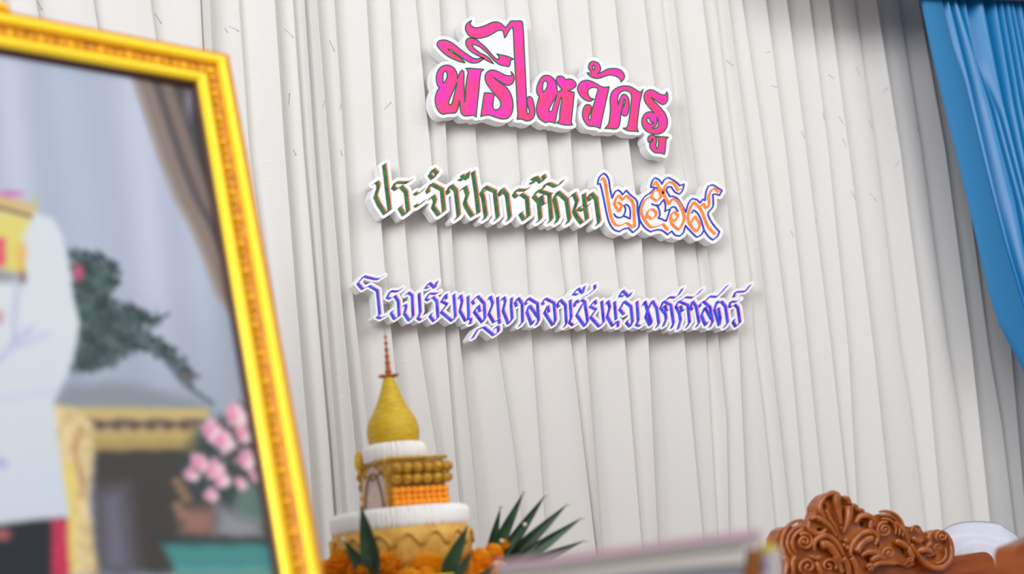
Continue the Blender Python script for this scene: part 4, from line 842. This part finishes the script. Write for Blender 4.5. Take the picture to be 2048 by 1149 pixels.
def plate(field, y0, y1, name, m, parent, bevel=.004):
    L = [l for l in contours(field.X, field.Y, field.d, 0, .1) if abs(area2(l)) > 6]; p, t = fill(L); fr = [at(x, y, y0) for x, y in p]; bk = [np.array([v[0], y1, v[2]]) for v in fr]; n = len(fr); t = orient(fr, t); Fs = t + [[i + n for i in f[::-1]] for f in t]; o = 0
    for l in L:
        mm = len(l)
        for i in range(mm): Fs.append([o + i, o + (i + 1) % mm, o + (i + 1) % mm + n, o + i + n])
        o += mm
    ob = mesh(name, fr + bk, Fs, [m], parent); bm = bmesh.new(); bm.from_mesh(ob.data); bmesh.ops.recalc_face_normals(bm, faces=bm.faces)
    if bevel:
        ed = [e for e in bm.edges if len(e.link_faces) == 2 and e.calc_face_angle(0) > 1.0 and abs(e.verts[0].co.y - e.verts[1].co.y) < 1e-5]
        bmesh.ops.bevel(bm, geom=ed, offset=bevel, segments=3, affect='EDGES', profile=.5, clamp_overlap=True)
    bm.to_mesh(ob.data); bm.free(); return ob
fb = Field(1540, 970, 1925, 1175); fb.merge(sil, 30)
plate(fc, YC, YC + .038, 'crest', M_wood, chair, .0); fb.d += 1.0; plate(fb, YC + .0382, YC + .048, 'crest_back', M_woodp, chair, .0)
pan = [(1484, 1420), (1482, 1180), (1484, 1150), (1490, 1140), (1503, 1136), (1550, 1120), (1640, 1105), (1740, 1100), (1830, 1108), (1910, 1113), (1962, 1105), (1974, 1106), (1984, 1114), (1989, 1127), (1994, 1150), (2004, 1400)]
fpn = Field(1470, 1090, 2015, 1430); fpn.merge(crom(pan, True, 40, 4), 20)
plate(fpn, YC + .012, YC + .062, 'backrest_panel', M_woodp, chair, .004)
q = MB()
def carve(pts_, r, scale=1.0, yo=-.010, rr=None, flat=1.0):
    P = crom(pts_, False, 75, 4); n = len(P); m = PXC * r
    q.tube([at(x, y, YC + yo - m * .25) for x, y in P], [m * (1 - .55 * abs(2 * i / (n - 1) - 1) ** 3) if rr is None else PXC * (r + (rr - r) * i / (n - 1)) for i in range(n)], 8, flat=flat, up=(0, -1, 0))
PXC = 3.55 / F
def spiral(c, R, k, turns=1.7, a0=0.0, sgn=1):
    (o, s) = k; P = []
    for i in range(34): u = i / 33; a = a0 + sgn * u * turns * 2 * math.pi; r = R * (1 - .86 * u); P.append((o[0] + (c[0] + r * math.cos(a)) / s, o[1] + (c[1] + r * math.sin(a)) / s))
    m = R / s * .23; q.tube([at(x, y, YC - .011 - .010 * i / 33) for i, (x, y) in enumerate(P)], [PXC * m * (1.05 - .3 * i / 33) for i in range(34)], 8, up=(0, -1, 0))
    x, y = P[-1]; q.ball(at(x, y, YC - .022), PXC * m * 1.05, seg=10)
def arcs(c, Rs, k, a0, a1, r):
    (o, s) = k
    for R in Rs: carve([(o[0] + (c[0] + R * math.cos(math.radians(a))) / s, o[1] + (c[1] + R * math.sin(math.radians(a))) / s) for a in np.linspace(a0, a1, 9)], r / s)
spiral((540, 755), 105, K3, 1.8, -2.2, 1); arcs((545, 770), (160, 220, 285), K3, 130, 262, 27)
spiral((578, 1060), 105, K3, 1.3, 2.4, 1); spiral((835, 1050), 95, K3, 1.3, .5, -1)
for t, r, r2 in (("665,870 655,770 715,700 800,685 890,735 965,830 1015,930", 40, None), ("735,800 800,790 870,840 930,930 980,1010", 62, 40), ("1105,940 1105,830 1165,720 1260,645 1370,640 1425,705 1395,800", 40, None), ("1160,880 1215,790 1300,730 1360,715", 58, 40),
                 ("925,190 930,300 955,420 985,545", 62, 20), ("805,370 850,470 920,580 975,740", 30, 14), ("590,505 590,590 650,650 740,660 800,600", 36, None), ("700,470 760,500 850,580 930,690", 42, 22), ("1080,330 1075,450 1045,560 1010,650", 62, 20), ("1160,530 1210,450 1310,440 1375,510 1345,575", 40, None), ("1015,215 1065,240 1090,310", 34, None), ("1110,310 1160,330 1175,380", 34, None), ("1190,365 1245,380 1250,410", 28, None),
                 ("830,170 765,230 720,320 740,400 790,480", 34, None), ("800,200 880,165 940,185 950,220", 36, None), ("620,490 660,460 720,480 770,520", 34, None), ("1000,960 1060,1050 1080,1170", 50, 36), ("1105,950 1150,1040 1180,1170", 46, 36), ("1230,930 1310,885 1430,905 1500,975 1450,1030", 44, None), ("430,930 390,1000 410,1170", 34, None), ("280,930 325,1010 300,1170", 34, None), ("215,960 245,1060 235,1170", 30, None), ("1290,1060 1350,1040 1330,1120", 40, None), ("680,1000 720,1100 760,1170", 34, None), ("900,930 960,1030 1000,1130", 40, 30), ("600,930 680,960 740,930", 28, None)):
    carve(g3(t), r / 6.08, rr=None if r2 is None else r2 / 6.08)
spiral((190, 400), 105, K4, 1.8, -1.2, -1); arcs((190, 410), (155, 205, 255), K4, -105, 20, 26)
spiral((250, 715), 92, K4, 1.35, 2.2, 1); spiral((620, 405), 72, K4, 1.2, 2.6, 1); spiral((955, 490), 85, K4, 1.5, 2.4, 1); spiral((545, 810), 55, K4, 1.2, 1, 1); spiral((455, 820), 45, K4, 1.1, 2, -1); spiral((905, 640), 55, K4, 1.2, 2.5, 1)
for t, r in (("1000,440 1060,540 1085,680 1055,810 970,895 865,912 765,875 665,785 590,680 545,590", 46), ("1000,640 1010,740 960,820 880,850", 26), ("630,690 730,665 820,705", 48), ("760,480 800,570 745,640", 40), ("560,500 640,560 700,530", 40), ("330,550 420,590 500,640", 50), ("330,300 420,380 480,480 520,600", 34), ("10,820 100,760 180,800", 52), ("0,910 100,850 220,845 340,850", 40), ("500,620 540,720 580,790", 40), ("830,430 780,470 800,520", 34), ("20,260 0,350 30,450", 34)): carve(g4(t), r / 6.65)
for x, y, r in ((1010, 640, 27), (1040, 740, 36), (1060, 830, 32), (1020, 800, 24), (985, 590, 20)):
    px, py = conv([(x, y)], *K3)[0]; q.ball(at(px, py, YC - .010), PXC * r / 6.08, seg=10)
q.build('carved_scrolls', [M_wood], chair, smooth=True)
xl, xr_ = at(1484, 1150, YC)[0], at(1992, 1150, YC)[0]; zs0 = .44
q = MB(); q.box(((xl + xr_) / 2, YC - .20, zs0), (xr_ - xl, .50, .07), bevel=.01); q.build('seat', [M_woodp], chair)
for x, y in ((xl + .04, YC - .41), (xr_ - .04, YC - .41), (xl + .04, YC + .037), (xr_ - .04, YC + .037)):
    q = MB(); hgt = zs0 - .03; q.box((x, y, hgt / 2), (.055, .05, hgt), bevel=.006); q.build('leg', [M_woodp], chair)
zpb = at(1484, 1420, YC)[2]
q = MB()
for x in (xl + .04, xr_ - .06): q.box((x, YC + .037, (zpb + .03 + zs0) / 2), (.06, .045, zpb - zs0 + .1), bevel=.006)
q.build('back_posts', [M_woodp], chair)
ch2 = chair.copy(); COL.objects.link(ch2); ch2['label'] = 'brown wooden chair at the lower right corner, only a rounded edge showing'
Z1 = at(1484, 1142, YC + .012); best = min(np.linspace(YC - 1.2, YC + .4, 400), key=lambda y: abs(at(2029, 1094, y)[2] - Z1[2])); T2 = at(2029, 1094, best) - Z1
T2[2] = 0; ch2.location = chair.location + Vector(T2)
for c in list(chair.children):
    d = c.copy(); COL.objects.link(d); d.parent = ch2
chair['group'] = 'carved wooden chairs'; ch2['group'] = 'carved wooden chairs'
print('chair2 offset', T2)

# ------------------------------------------------------------------ white covered chair behind them
c1 = [(1880, 1070), (1885, 1062), (1898, 1053), (1913, 1047), (1936, 1043.5), (1966, 1043), (1988, 1045), (2001, 1047.5), (2010, 1055), (2026, 1066), (2039, 1078), (2048, 1090)]
c2 = [(1884, 1090), (1893, 1081), (1907, 1077), (1928, 1073), (1958, 1073.5), (1980, 1078), (1996, 1082), (2010, 1081), (2020, 1083), (2030, 1090), (2040, 1100), (2048, 1110)]
c3 = [(1886, 1126), (1898, 1115), (1912, 1107), (1930, 1096), (1943, 1090), (1960, 1088), (1976, 1091), (1992, 1097), (2006, 1101), (2020, 1104), (2034, 1112), (2048, 1124)]
def rs(c, n=48):
    P = np.array(crom(c, False, 60, 5)); L = np.concatenate([[0], np.cumsum(np.hypot(*np.diff(P, axis=0).T))]); t = np.linspace(0, L[-1], n); return list(zip(np.interp(t, L, P[:, 0]), np.interp(t, L, P[:, 1])))
R1, R2, R3 = rs(c1), rs(c2), rs(c3); rows = []
d1, d2 = 4.12, 4.00
A1 = np.array([pt(x, y, d1) for x, y in R1]); A2 = np.array([pt(x, y, d2) for x, y in R2]); A3_ = np.array([pt(x, y, d2 - .015) for x, y in R3])
dn = A1.copy(); dn[:, 2] = .03; rows.append(dn); dn = A1.copy(); dn[:, 2] -= .3; rows.append(dn)
a = A1.copy(); a[:, 2] -= .01; rows.append(a); rows.append(A1); a = A1 * .75 + A2 * .25; a[:, 2] += .003; rows.append(a); rows.append((A1 + A2) / 2); a = A1 * .2 + A2 * .8; a[:, 2] += .002; rows += [a, A2]
a = A2 * .6 + A3_ * .4; a += ev * .006; rows += [a, A2 * .2 + A3_ * .8, A3_]
wv = np.sin(np.arange(48) * .9) * .006
for k in range(1, 7):
    a = A3_.copy(); a[:, 2] = A3_[:, 2] + (.03 - A3_[:, 2]) * (k / 6) ** 1.4; a += np.outer(wv * min(1, k / 2), ev); rows.append(a)
V = [p for r in rows for p in r]; Fs = [[i * 48 + j, i * 48 + j + 1, i * 48 + 49 + j, i * 48 + 48 + j] for i in range(len(rows) - 1) for j in range(47)]
cc = np.array(V).mean(0); cc[2] = .03
tag(mesh('covered_chair', V, Fs, [M_whitecloth], smooth=True, origin=cc), 'white cloth covered chair back between the two brown carved chairs', 'chair')
